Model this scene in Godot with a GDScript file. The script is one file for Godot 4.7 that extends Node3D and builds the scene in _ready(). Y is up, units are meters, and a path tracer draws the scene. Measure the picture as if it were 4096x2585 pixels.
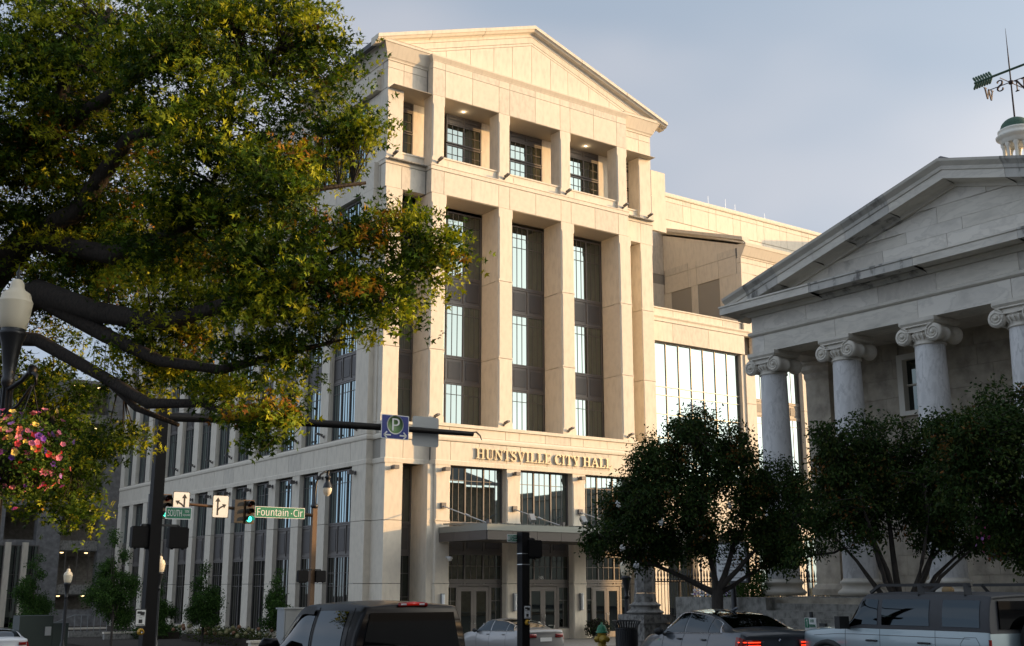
extends Node3D
# World frame: x runs along the city hall's front, z = -w runs towards the camera, y is up; P(u, y, w) gives a point.
var M = {}
var used = {}
var absolute = {}
var rng = RandomNumberGenerator.new()
var cube: Mesh
const UP := Vector3.UP

func P(u: float, y: float, w: float) -> Vector3:
	return Vector3(u, y, -w)

func numbered(n: String) -> String:
	if used.has(n):
		used[n] += 1
		return "%s_%03d" % [n, used[n]]
	used[n] = 0
	return n

func thing(called: String, label: String, category: String, at := Vector3.ZERO, turn := 0.0, group := "") -> Node3D:
	var o = Node3D.new()
	o.name = numbered(called)
	add_child(o)
	o.position = at
	o.rotation.y = turn
	tag(o, label, category, group)
	return o

# a thing whose parts are modelled in world coordinates
func bthing(called: String, label: String, category: String, at := Vector3.ZERO, group := "") -> Node3D:
	var o = thing(called, label, category, at, 0.0, group)
	absolute[o] = true
	return o

func tag(o: Node, label: String, category: String, group := "") -> void:
	o.set_meta("label", label)
	o.set_meta("category", category)
	if group != "":
		o.set_meta("group", group)

func mi(parent: Node, called: String, mesh: Mesh, m: Material) -> MeshInstance3D:
	var o = MeshInstance3D.new()
	if parent == self:
		o.name = numbered(called)
	else:
		o.name = called
	o.mesh = mesh
	o.material_override = m
	parent.add_child(o, true)
	if absolute.has(parent):
		o.position = -parent.position
	return o

func st(smooth := false) -> SurfaceTool:
	var s = SurfaceTool.new()
	s.begin(Mesh.PRIMITIVE_TRIANGLES)
	s.set_smooth_group(0 if smooth else -1)
	return s

func done(s: SurfaceTool, parent: Node, called: String, m: Material) -> MeshInstance3D:
	s.generate_normals()
	return mi(parent, called, s.commit(), m)

func struct(s: SurfaceTool, called: String, m: Material) -> MeshInstance3D:
	var o = done(s, self, called, m)
	o.set_meta("kind", "structure")
	return o

func tri(s: SurfaceTool, a: Vector3, b: Vector3, c: Vector3) -> void:
	s.add_vertex(a)
	s.add_vertex(b)
	s.add_vertex(c)

func quad(s: SurfaceTool, a: Vector3, b: Vector3, c: Vector3, d: Vector3) -> void:
	tri(s, a, b, c)
	tri(s, a, c, d)

func quad_out(s: SurfaceTool, a: Vector3, b: Vector3, c: Vector3, d: Vector3, mid: Vector3) -> void:
	var n = (c - a).cross(b - a)
	if n.dot((a + b + c + d) / 4.0 - mid) >= 0.0:
		quad(s, a, b, c, d)
	else:
		quad(s, a, d, c, b)

func hexa(s: SurfaceTool, p: Array) -> void:
	var mid = Vector3.ZERO
	for q in p:
		mid += q / 8.0
	for f in [[0, 1, 2, 3], [4, 5, 6, 7], [0, 1, 5, 4], [1, 2, 6, 5], [2, 3, 7, 6], [3, 0, 4, 7]]:
		quad_out(s, p[f[0]], p[f[1]], p[f[2]], p[f[3]], mid)

# axis-aligned box in u, y, w
func ub(s: SurfaceTool, u0: float, u1: float, y0: float, y1: float, w0: float, w1: float) -> void:
	hexa(s, [P(u0, y0, w0), P(u1, y0, w0), P(u1, y1, w0), P(u0, y1, w0), P(u0, y0, w1), P(u1, y0, w1), P(u1, y1, w1), P(u0, y1, w1)])

# box in a thing's own axes
func lb(s: SurfaceTool, a: Vector3, b: Vector3) -> void:
	hexa(s, [a, Vector3(b.x, a.y, a.z), Vector3(b.x, b.y, a.z), Vector3(a.x, b.y, a.z), Vector3(a.x, a.y, b.z), Vector3(b.x, a.y, b.z), b, Vector3(a.x, b.y, b.z)])

# facade box: "f" faces the street front (x is u, depth grows with w), "s" faces the side street (x is w, depth grows with u)
func fb(s: SurfaceTool, ax: String, base: float, x0: float, x1: float, y0: float, y1: float, d0: float, d1: float) -> void:
	if ax == "f":
		ub(s, x0, x1, y0, y1, base + d0, base + d1)
	else:
		ub(s, base + d0, base + d1, y0, y1, x0, x1)

func piece(parent: Node, called: String, u0: float, u1: float, y0: float, y1: float, w0: float, w1: float, m: Material) -> MeshInstance3D:
	var o = mi(parent, called, cube, m)
	o.transform = Transform3D(Basis.from_scale(Vector3(u1 - u0, y1 - y0, absf(w1 - w0))), P((u0 + u1) / 2, (y0 + y1) / 2, (w0 + w1) / 2) - (parent.position if absolute.has(parent) else Vector3.ZERO))
	return o

func fpiece(parent: Node, called: String, ax: String, base: float, x0: float, x1: float, y0: float, y1: float, d0: float, d1: float, m: Material) -> MeshInstance3D:
	if ax == "f":
		return piece(parent, called, x0, x1, y0, y1, base + d0, base + d1, m)
	return piece(parent, called, base + d0, base + d1, y0, y1, x0, x1, m)

func bar(s: SurfaceTool, a: Vector3, b: Vector3, wide: float, high: float, up := UP) -> void:
	var f = (b - a).normalized()
	var r = f.cross(up).normalized() * wide / 2
	var v = r.cross(f).normalized() * high / 2
	hexa(s, [a - r - v, a + r - v, a + r + v, a - r + v, b - r - v, b + r - v, b + r + v, b - r + v])

func ring_dirs(f: Vector3) -> Array:
	var x = f.cross(UP if absf(f.y) < 0.95 else Vector3.RIGHT).normalized()
	return [x, x.cross(f).normalized()]

func tube(s: SurfaceTool, pts: Array, rads: Array, n := 8, caps := true) -> void:
	var rings = []
	for i in pts.size():
		var f: Vector3 = (pts[mini(i + 1, pts.size() - 1)] - pts[maxi(i - 1, 0)]).normalized()
		var xy = ring_dirs(f)
		var ring = []
		for k in n:
			var t = TAU * k / n
			ring.append(pts[i] + (xy[0] * cos(t) + xy[1] * sin(t)) * rads[mini(i, rads.size() - 1)])
		rings.append(ring)
	for i in pts.size() - 1:
		for k in n:
			var mid: Vector3 = (pts[i] + pts[i + 1]) / 2
			quad_out(s, rings[i][k], rings[i][(k + 1) % n], rings[i + 1][(k + 1) % n], rings[i + 1][k], mid)
	if caps:
		for e in [0, pts.size() - 1]:
			for k in range(1, n - 1):
				tri(s, rings[e][0], rings[e][k], rings[e][k + 1])

func lathe(s: SurfaceTool, prof: Array, c := Vector3.ZERO, n := 16, ax := Vector3.UP) -> void:
	var xy = ring_dirs(ax)
	for i in prof.size() - 1:
		for k in n:
			var t0 = TAU * k / n
			var t1 = TAU * (k + 1) / n
			var d0: Vector3 = xy[0] * cos(t0) + xy[1] * sin(t0)
			var d1: Vector3 = xy[0] * cos(t1) + xy[1] * sin(t1)
			var a: Vector3 = c + d0 * prof[i].x + ax * prof[i].y
			var b: Vector3 = c + d1 * prof[i].x + ax * prof[i].y
			var cc: Vector3 = c + d1 * prof[i + 1].x + ax * prof[i + 1].y
			var d: Vector3 = c + d0 * prof[i + 1].x + ax * prof[i + 1].y
			var dy: float = prof[i + 1].y - prof[i].y
			var mid = c + ax * (prof[i].y + prof[i + 1].y) / 2
			if absf(dy) < 0.0005:
				mid -= ax * signf(prof[i].x - prof[i + 1].x) * 0.1
			if prof[i].x < 0.0005:
				tri(s, a, cc, d)
			elif prof[i + 1].x < 0.0005:
				tri(s, a, b, cc)
			else:
				quad_out(s, a, b, cc, d, mid)

func xf_lathe(s: SurfaceTool, prof: Array, c: Vector3, n := 12) -> void:
	lathe(s, prof, c, n)

# a flat outline given as 2D points, pushed from d0 to d1 along "u" or "w" (or local z with ax "z")
func ext(s: SurfaceTool, poly: PackedVector2Array, ax: String, d0: float, d1: float) -> void:
	var at = func(p: Vector2, d: float) -> Vector3:
		if ax == "w":
			return P(p.x, p.y, d)
		if ax == "u":
			return P(d, p.y, p.x)
		return Vector3(p.x, p.y, d)
	var idx = Geometry2D.triangulate_polygon(poly)
	for i in range(0, idx.size(), 3):
		tri(s, at.call(poly[idx[i]], d0), at.call(poly[idx[i + 1]], d0), at.call(poly[idx[i + 2]], d0))
		tri(s, at.call(poly[idx[i]], d1), at.call(poly[idx[i + 2]], d1), at.call(poly[idx[i + 1]], d1))
	var n = poly.size()
	for i in n:
		var a: Vector3 = at.call(poly[i], d0)
		var b: Vector3 = at.call(poly[(i + 1) % n], d0)
		quad(s, a, b, at.call(poly[(i + 1) % n], d1), at.call(poly[i], d1))

# a moulding: the profile (x = out, y = up) carried along a path whose outward side is given for its first leg; corners are mitred
func moulding(s: SurfaceTool, prof: Array, path: Array, out: Vector3) -> void:
	var nrm = []
	var flip = 1.0
	for i in path.size() - 1:
		var d: Vector3 = path[i + 1] - path[i]
		d.y = 0
		var n = d.normalized().cross(UP)
		if i == 0 and n.dot(out) < 0:
			flip = -1.0
		nrm.append(n * flip)
	var rings = []
	for i in path.size():
		var o: Vector3
		if i == 0:
			o = nrm[0]
		elif i == path.size() - 1:
			o = nrm[-1]
		else:
			o = (nrm[i - 1] + nrm[i]) / (1.0 + nrm[i - 1].dot(nrm[i]))
		var ring = []
		for p in prof:
			ring.append(path[i] + o * p.x + UP * p.y)
		rings.append(ring)
	for i in path.size() - 1:
		for k in prof.size() - 1:
			quad(s, rings[i][k], rings[i + 1][k], rings[i + 1][k + 1], rings[i][k + 1])
	for e in [0, path.size() - 1]:
		for k in range(1, prof.size() - 1):
			tri(s, rings[e][0], rings[e][k], rings[e][k + 1])

func sm(called: String, c: Color, rough := 0.8, metal := 0.0, spec := 0.5) -> StandardMaterial3D:
	var m = StandardMaterial3D.new()
	m.resource_name = called
	m.albedo_color = c.linear_to_srgb()
	m.roughness = rough
	m.metallic = metal
	m.metallic_specular = spec
	M[called] = m
	return m

# colour grain laid over a material from noise in world space
func grain(m: StandardMaterial3D, seed_: int, freq: float, stops: Array, scale: Vector3, warp := 0.0, octaves := 4, bump := 0.0, in_world := true) -> StandardMaterial3D:
	var f = FastNoiseLite.new()
	f.seed = seed_
	f.frequency = freq
	f.fractal_octaves = octaves
	f.fractal_gain = 0.55
	if warp > 0.0:
		f.domain_warp_enabled = true
		f.domain_warp_amplitude = warp
		f.domain_warp_frequency = freq * 0.7
	var t = NoiseTexture2D.new()
	t.width = 512
	t.height = 512
	t.seamless = true
	t.noise = f
	var g = Gradient.new()
	var offs = PackedFloat32Array()
	var cols = PackedColorArray()
	for q in stops:
		offs.append(q[0])
		cols.append(q[1] if q[1] is Color else Color(q[1], q[1], q[1]))
	g.offsets = offs
	g.colors = cols
	t.color_ramp = g
	m.albedo_texture = t
	m.uv1_triplanar = true
	m.uv1_world_triplanar = in_world
	m.uv1_scale = scale
	if bump > 0.0:
		m.heightmap_enabled = true
		m.heightmap_texture = t
		m.heightmap_scale = bump
	return m
func lamp_mat(called: String, c: Color, e: float) -> StandardMaterial3D:
	var m = sm(called, c, 0.4)
	m.emission_enabled = true
	m.emission = c.linear_to_srgb()
	m.emission_energy_multiplier = e
	return m

func leaf_mat(called: String, back: Color) -> StandardMaterial3D:
	var m = sm(called, Color(1, 1, 1), 0.6, 0.0, 0.22)
	m.vertex_color_use_as_albedo = true
	m.backlight_enabled = true
	m.backlight = back
	m.cull_mode = BaseMaterial3D.CULL_DISABLED
	return m

func materials() -> void:
	grain(sm("stone", Color(0.72, 0.645, 0.525), 0.85), 3, 0.012, [[0.0, 0.90], [0.45, 0.965], [1.0, 1.0]], Vector3(0.5, 0.16, 0.5), 12.0, 5)
	grain(sm("stone_c", Color(0.66, 0.595, 0.49), 0.85), 7, 0.016, [[0.0, 0.88], [0.5, 0.96], [1.0, 1.0]], Vector3(0.45, 0.2, 0.45), 12.0, 5)
	grain(sm("stone_b", Color(0.69, 0.615, 0.50), 0.85), 5, 0.014, [[0.0, 0.94], [0.5, 0.975], [1.0, 1.0]], Vector3(0.4, 0.3, 0.4), 0.0, 5)
	sm("joint", Color(0.33, 0.30, 0.25), 0.95)
	sm("bronze", Color(0.135, 0.12, 0.108), 0.5, 0.2)
	sm("bronze_panel", Color(0.085, 0.077, 0.072), 0.55, 0.2)
	sm("canopy_metal", Color(0.20, 0.21, 0.19), 0.45, 0.4)
	sm("canopy_fascia", Color(0.085, 0.072, 0.062), 0.55, 0.2)
	sm("glass", Color(0.19, 0.225, 0.225), 0.015, 1.0)
	sm("glass_side", Color(0.33, 0.44, 0.47), 0.015, 1.0)  # side wing copy of the glass, brightened to carry a stronger sky reflection
	sm("glass_low", Color(0.10, 0.115, 0.11), 0.02, 1.0)
	sm("curtain_metal", Color(0.34, 0.31, 0.25), 0.4, 0.4)
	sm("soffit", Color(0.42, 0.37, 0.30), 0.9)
	sm("roof_slate", Color(0.12, 0.12, 0.125), 0.8)
	sm("letters", Color(0.42, 0.36, 0.25), 0.5, 0.3)
	sm("fixture", Color(0.11, 0.10, 0.095), 0.5, 0.3)
	sm("steel", Color(0.45, 0.45, 0.44), 0.3, 0.9)
	sm("galv", Color(0.30, 0.31, 0.31), 0.55, 0.6)
	sm("black_metal", Color(0.012, 0.012, 0.013), 0.42, 0.1)
	sm("black_paint", Color(0.009, 0.008, 0.008), 0.6, 0.0, 0.25)
	sm("sign_white", Color(0.72, 0.72, 0.70), 0.5)
	sm("sign_black", Color(0.012, 0.012, 0.012), 0.5)
	sm("sign_green", Color(0.008, 0.17, 0.085), 0.45)
	sm("sign_blue", Color(0.012, 0.025, 0.20), 0.45)
	sm("badge_green", Color(0.10, 0.19, 0.06), 0.5)
	sm("sign_back", Color(0.34, 0.35, 0.35), 0.55, 0.4)
	sm("button_yellow", Color(0.55, 0.30, 0.02), 0.5)
	lamp_mat("lamp_white", Color(1.0, 0.93, 0.8), 3.0)
	lamp_mat("lamp_amber", Color(1.0, 0.72, 0.35), 3.0)
	lamp_mat("signal_green", Color(0.08, 1.0, 0.75), 2.2)
	sm("signal_red_off", Color(0.06, 0.008, 0.005), 0.25)
	sm("signal_amber_off", Color(0.07, 0.03, 0.005), 0.25)
	sm("signal_house", Color(0.02, 0.016, 0.012), 0.5)
	sm("signal_plate", Color(0.11, 0.055, 0.02), 0.6)
	# old bank marble: grey streaks and weathering blotches that follow the bedding
	grain(sm("marble", Color(0.63, 0.58, 0.495), 0.7), 11, 0.008, [[0.0, 0.84], [0.3, 0.93], [0.5, 0.98], [0.6, 0.92], [0.7, 0.99], [1.0, 1.0]], Vector3(0.3, 0.5, 0.16), 45.0, 4)
	grain(sm("marble_c", Color(0.67, 0.62, 0.54), 0.7), 13, 0.008, [[0.0, 0.86], [0.4, 0.96], [0.48, 0.9], [0.55, 0.98], [1.0, 1.0]], Vector3(0.3, 0.35, 0.2), 50.0, 4)
	grain(sm("marble_b", Color(0.60, 0.55, 0.475), 0.75), 17, 0.007, [[0.0, 0.75], [0.3, 0.88], [0.5, 0.95], [0.7, 0.91], [1.0, 1.0]], Vector3(0.3, 0.3, 0.5), 50.0, 5)
	grain(sm("marble_col", Color(0.67, 0.655, 0.635), 0.65), 23, 0.006, [[0.0, 0.84], [0.36, 0.96], [0.42, 0.80], [0.47, 0.97], [0.62, 0.98], [0.67, 0.85], [0.72, 0.98], [1.0, 1.0]], Vector3(0.45, 0.14, 0.45), 90.0, 3)
	grain(sm("marble_dark", Color(0.52, 0.49, 0.435), 0.8), 29, 0.010, [[0.0, 0.42], [0.25, 0.65], [0.38, 0.92], [0.75, 0.97], [1.0, 1.0]], Vector3(0.5, 0.25, 0.5), 40.0, 5)
	grain(sm("bank_wall", Color(0.50, 0.44, 0.35), 0.85), 31, 0.01, [[0.0, 0.75], [0.5, 0.9], [1.0, 1.0]], Vector3(0.4, 0.4, 0.4), 30.0, 5)
	grain(sm("old_stone", Color(0.30, 0.285, 0.26), 0.9), 37, 0.02, [[0.0, 0.35], [0.35, 0.75], [0.6, 0.92], [1.0, 1.0]], Vector3(0.6, 0.5, 0.6), 30.0, 5, 1.0)
	grain(sm("concrete", Color(0.36, 0.345, 0.31), 0.9), 41, 0.02, [[0.0, 0.6], [0.5, 0.88], [1.0, 1.0]], Vector3(0.5, 0.35, 0.5), 20.0, 5)
	grain(sm("garage", Color(0.27, 0.265, 0.26), 0.9), 43, 0.02, [[0.0, 0.75], [1.0, 1.0]], Vector3(0.2, 0.2, 0.2), 0.0, 5)
	grain(sm("asphalt", Color(0.05, 0.05, 0.052), 0.9), 47, 0.04, [[0.0, 0.7], [1.0, 1.0]], Vector3(0.3, 0.3, 0.3))
	grain(sm("paving", Color(0.30, 0.28, 0.25), 0.85), 53, 0.03, [[0.0, 0.75], [1.0, 1.0]], Vector3(0.3, 0.3, 0.3))
	grain(sm("mulch", Color(0.05, 0.035, 0.022), 0.95), 59, 0.05, [[0.0, 0.6], [1.0, 1.0]], Vector3(0.8, 0.8, 0.8), 0.0, 4, 2.0)
	grain(sm("copper", Color(0.055, 0.10, 0.075), 0.75), 61, 0.02, [[0.0, Color(0.65, 0.55, 0.4)], [0.45, Color(0.9, 1.0, 0.95)], [1.0, Color(1, 1, 1)]], Vector3(2.0, 1.0, 2.0))
	sm("cream_paint", Color(0.66, 0.63, 0.55), 0.6)
	sm("iron", Color(0.03, 0.016, 0.014), 0.6, 0.3)
	grain(sm("bark", Color(0.05, 0.037, 0.027), 0.95), 67, 0.03, [[0.0, 0.45], [0.5, 0.8], [1.0, 1.0]], Vector3(1.6, 0.5, 1.6), 10.0, 4, 3.0)
	grain(sm("bark_smooth", Color(0.05, 0.04, 0.032), 0.85), 71, 0.02, [[0.0, 0.55], [0.6, 0.9], [1.0, 1.0]], Vector3(1.2, 0.4, 1.2), 10.0, 4)
	leaf_mat("oak_leaf", Color(0.80, 0.80, 0.25))
	leaf_mat("small_leaf", Color(0.40, 0.52, 0.14))
	leaf_mat("petal", Color(0.5, 0.35, 0.42))
	# vehicles
	var pm = sm("paint_black", Color(0.004, 0.004, 0.005), 0.35, 0.0, 0.2)
	pm.clearcoat_enabled = true
	pm.clearcoat = 0.15
	pm.clearcoat_roughness = 0.03
	for q in [["paint_grey", Color(0.045, 0.052, 0.062)], ["paint_silver", Color(0.27, 0.265, 0.26)], ["paint_ice", Color(0.27, 0.335, 0.36)], ["paint_white", Color(0.62, 0.63, 0.65)]]:
		var c = sm(q[0], q[1], 0.35, 0.35 if q[0] != "paint_white" else 0.0)
		c.clearcoat_enabled = true
		c.clearcoat = 0.6
		c.clearcoat_roughness = 0.03
	sm("car_glass", Color(0.032, 0.040, 0.046), 0.02, 1.0)
	sm("car_glass_dark", Color(0.022, 0.023, 0.025), 0.02, 1.0)
	sm("trim_black", Color(0.012, 0.012, 0.012), 0.6)
	sm("hardtop", Color(0.045, 0.047, 0.052), 0.7)
	sm("chrome", Color(0.75, 0.75, 0.76), 0.12, 1.0)
	sm("tyre", Color(0.015, 0.015, 0.015), 0.85)
	sm("lens_red", Color(0.22, 0.008, 0.006), 0.15)
	lamp_mat("brake_light", Color(1.0, 0.045, 0.012), 2.2)
	sm("hydrant_yellow", Color(0.36, 0.23, 0.02), 0.45)
	sm("hydrant_green", Color(0.01, 0.16, 0.075), 0.45)
	sm("utility_green", Color(0.012, 0.022, 0.017), 0.55)
	sm("blue_print", Color(0.05, 0.10, 0.30), 0.5)
	sm("skin", Color(0.42, 0.25, 0.17), 0.6)
	sm("hair_dark", Color(0.012, 0.009, 0.008), 0.6)
	sm("hair_fair", Color(0.30, 0.20, 0.09), 0.6)
	sm("shirt_white", Color(0.55, 0.55, 0.55), 0.8)
	sm("denim", Color(0.03, 0.04, 0.07), 0.9)
	sm("bloom_a", Color(0.24, 0.22, 0.10), 0.9)
	sm("bloom_b", Color(0.22, 0.11, 0.06), 0.9)
	var gl = sm("globe", Color(0.80, 0.72, 0.56), 0.3)
	gl.backlight_enabled = true
	gl.backlight = Color(0.75, 0.72, 0.66)
	var clear = sm("globe_clear", Color(0.9, 0.92, 0.95, 0.18), 0.05)
	clear.transparency = BaseMaterial3D.TRANSPARENCY_ALPHA

func sky_image() -> ImageTexture:
	var im = Image.create(512, 256, false, Image.FORMAT_RGBF)
	var cl = FastNoiseLite.new()
	cl.seed = 8
	cl.frequency = 0.9
	cl.fractal_octaves = 5
	var sun = Vector3(0.85, 0.128, 0.527).normalized()
	for y in 256:
		var el = PI / 2 - PI * (y + 0.5) / 256.0
		for x in 512:
			var az = TAU * (x + 0.5) / 512.0 - PI / 2
			var d = Vector3(cos(el) * cos(az), sin(el), cos(el) * sin(az))
			var e = maxf(d.y, 0.0)
			var ang = rad_to_deg(acos(clampf(d.dot(sun), -1, 1)))
			# hazy blue-grey evening air, a little paler low down, with faint flat cloud
			var c = Color(0.335, 0.415, 0.53).lerp(Color(0.39, 0.45, 0.54), pow(1.0 - e, 6.0))
			var n = cl.get_noise_3d(d.x * 1.2, d.y * 3.5, d.z * 1.2)
			var k = smoothstep(-0.15, 0.45, n)
			c = c.lerp(Color(0.53, 0.55, 0.615), 0.85 * k)
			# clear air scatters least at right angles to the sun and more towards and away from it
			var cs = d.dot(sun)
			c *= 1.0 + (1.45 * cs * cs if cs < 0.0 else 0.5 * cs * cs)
			# glow round the low sun
			var g = 1.0 / (1.0 + pow(ang / 31.0, 6.0))
			c = c + Color(5.4, 5.15, 4.4) * g * (0.8 + 0.35 * k) + Color(0.12, 0.10, 0.06) * exp(-ang / 40.0)
			im.set_pixel(x, y, Color(c.r, c.g, c.b))
	return ImageTexture.create_from_image(im)

func setting() -> void:
	var cam = Camera3D.new()
	cam.name = "camera"
	add_child(cam)
	cam.fov = 31.388
	cam.near = 0.1
	cam.far = 2000.0
	cam.position = Vector3(0, 1.86, 0)
	var a = deg_to_rad(54.468)
	var p = deg_to_rad(12.935)
	cam.look_at(cam.position + Vector3(cos(a) * cos(p), sin(p), -sin(a) * cos(p)))
	cam.current = true
	var e = Environment.new()
	e.background_mode = Environment.BG_SKY
	var sk = Sky.new()
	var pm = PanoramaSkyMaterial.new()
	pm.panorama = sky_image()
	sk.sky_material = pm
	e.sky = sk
	e.tonemap_mode = Environment.TONE_MAPPER_LINEAR
	e.tonemap_exposure = 1.06
	e.background_energy_multiplier = 1.0
	e.sdfgi_enabled = true
	e.ssao_enabled = true
	e.ssil_enabled = true
	var we = WorldEnvironment.new()
	we.name = "world_environment"
	we.environment = e
	add_child(we)
	var sun = DirectionalLight3D.new()
	sun.name = "sun"
	add_child(sun)
	sun.look_at(-Vector3(0.85, 0.128, 0.527))
	sun.light_energy = 1.6
	sun.light_color = Color(1.0, 0.60, 0.25).linear_to_srgb()
	sun.light_angular_distance = 0.6
	sun.shadow_enabled = true
# ---- city hall ----
func stone_row(h: Node, ax: String, base: float, xs: Array, y0: float, y1: float, d0: float, d1: float) -> void:
	for i in xs.size() - 1:
		fpiece(h, "stone_panel", ax, base, xs[i] + 0.012, xs[i + 1] - 0.012, y0 + 0.012, y1 - 0.012, d0, d1, [M.stone, M.stone, M.stone_b, M.stone_c][rng.randi() % 4])

func spaced(x0: float, x1: float, step: float) -> Array:
	var n = maxi(1, roundi((x1 - x0) / step))
	var out = []
	for i in n + 1:
		out.append(lerpf(x0, x1, float(i) / n))
	return out

# glazing between x0 and x1: frame, mullions and glazing bars as one frame, a pane in each light-group
func window(h: Node, ax: String, base: float, x0: float, x1: float, y0: float, y1: float, nsub: int, nl: int, cross: Array, gm: Material, called := "window") -> MeshInstance3D:
	var s = st()
	var fw = 0.07
	fb(s, ax, base, x0, x0 + fw, y0, y1, 0.0, 0.10)
	fb(s, ax, base, x1 - fw, x1, y0, y1, 0.0, 0.10)
	fb(s, ax, base, x0 + fw, x1 - fw, y0, y0 + fw, 0.003, 0.10)
	fb(s, ax, base, x0 + fw, x1 - fw, y1 - fw, y1, 0.003, 0.10)
	var wsub = (x1 - x0 - fw) / nsub
	for i in nsub:
		var a = x0 + fw + i * wsub
		var b = a + wsub - fw
		if i < nsub - 1:
			fb(s, ax, base, b, b + fw, y0 + fw, y1 - fw, 0.0, 0.09)
		for k in range(1, nl):
			var c = lerpf(a, b, float(k) / nl)
			fb(s, ax, base, c - 0.012, c + 0.012, y0 + fw, y1 - fw, 0.035, 0.075)
		for y in cross:
			fb(s, ax, base, a, b, y - 0.014, y + 0.014, 0.032, 0.076)
	var o = done(s, h, called, M.bronze)
	for i in nsub:
		var a = x0 + fw + i * wsub
		var p = fpiece(o, "pane", ax, base, a - 0.01, a + wsub - fw + 0.01, y0 + fw - 0.01, y1 - fw + 0.01, 0.06, 0.07, gm)
		p.rotate_object_local(Vector3.UP if ax == "f" else Vector3.RIGHT, 0.0)
		p.transform.basis = Basis(Vector3(rng.randf_range(-1, 1), rng.randf_range(-1, 1), rng.randf_range(-1, 1)).normalized(), 0.0025) * p.transform.basis
	return o

func spandrel(h: Node, ax: String, base: float, x0: float, x1: float, y0: float, y1: float, n: int) -> void:
	var s = st()
	fb(s, ax, base, x0, x1, y0, y1, 0.055, 0.10)
	fb(s, ax, base, x0, x1, y0 + 0.02, y0 + 0.10, 0.0, 0.06)
	fb(s, ax, base, x0, x1, y1 - 0.10, y1 - 0.02, 0.0, 0.06)
	for i in n + 1:
		var c = lerpf(x0 + 0.035, x1 - 0.035, float(i) / n)
		fb(s, ax, base, c - 0.035, c + 0.035, y0 + 0.1, y1 - 0.1, 0.002, 0.06)
	var o = done(s, h, "spandrel", M.bronze)
	var wide = (x1 - x0) / n
	for i in n:
		var a = x0 + i * wide + 0.16
		fpiece(o, "panel", ax, base, a, a + wide - 0.32, y0 + 0.24, y1 - 0.24, 0.025, 0.06, M.bronze_panel)

# a square pier with chamfered arrises that stop short of its ends, in blocks divided by open joints
func pier(h: Node, ax: String, base: float, x0: float, x1: float, cuts: Array, d0: float, d1: float, ch := 0.07) -> void:
	for i in cuts.size() - 1:
		var s = st()
		var y0: float = cuts[i] + (0.012 if i else 0.0)
		var y1: float = cuts[i + 1] - (0.012 if i < cuts.size() - 2 else 0.0)
		var c0 = y0 if i else minf(y0 + 0.35, y1)
		var c1 = y1 if i < cuts.size() - 2 else maxf(y1 - 0.45, c0)
		if c0 > y0:
			fb(s, ax, base, x0, x1, y0, c0, d0, d1)
		if c1 < y1:
			fb(s, ax, base, x0, x1, c1, y1, d0, d1)
		if ch <= 0.0:
			fb(s, ax, base, x0, x1, c0, c1, d0, d1)
		else:
			var poly = [Vector2(x0 + ch, d0), Vector2(x1 - ch, d0), Vector2(x1, d0 + ch), Vector2(x1, d1), Vector2(x0, d1), Vector2(x0, d0 + ch)]
			for k in 6:
				var a: Vector2 = poly[k]
				var b: Vector2 = poly[(k + 1) % 6]
				var pa = P(a.x, c0, base + a.y) if ax == "f" else P(base + a.y, c0, a.x)
				var pb = P(b.x, c0, base + b.y) if ax == "f" else P(base + b.y, c0, b.x)
				var up = UP * (c1 - c0)
				var mid = (P((x0 + x1) / 2, (c0 + c1) / 2, base + (d0 + d1) / 2) if ax == "f" else P(base + (d0 + d1) / 2, (c0 + c1) / 2, (x0 + x1) / 2))
				quad_out(s, pa, pb, pb + up, pa + up, mid)
			# sloping stops where the chamfer dies into the square ends
			for sx in [[x0, 1.0], [x1, -1.0]]:
				for ye in [[c0, 0.12], [c1, -0.12]]:
					var cx: float = sx[0]
					var q = [Vector2(cx, d0 + ch), Vector2(cx, d0), Vector2(cx + sx[1] * ch, d0)]
					var pts = []
					for v in q:
						pts.append(P(v.x, ye[0], base + v.y) if ax == "f" else P(base + v.y, ye[0], v.x))
					tri(s, pts[0], pts[1], pts[2])
					tri(s, pts[0], pts[1], pts[0] + UP * ye[1])
					tri(s, pts[1], pts[2], pts[2] + UP * ye[1])
					tri(s, pts[1], pts[0] + UP * ye[1], pts[2] + UP * ye[1])
		done(s, h, "stone_pier", M.stone if i % 2 == 0 else M.stone_b)

func flood(h: Node, at: Vector3, out: Vector3, big := false) -> void:
	var s = st()
	var side = out.cross(UP)
	if big:
		bar(s, at, at + out * 0.04, 0.16, 0.18)
		bar(s, at + out * 0.04, at + out * 0.22, 0.06, 0.06)
		bar(s, at + out * 0.16 + side * 0.0, at + out * 0.42, 0.26, 0.18)
	else:
		bar(s, at + UP * 0.02, at + out * 0.05 + UP * 0.02, 0.07, 0.14)
		bar(s, at + out * 0.05, at + out * 0.18 + UP * 0.06, 0.04, 0.05)
		bar(s, at + out * 0.12 + UP * 0.10, at + out * 0.46 + UP * 0.17, 0.17, 0.08)
	done(s, h, "wall_light", M.fixture)

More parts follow.
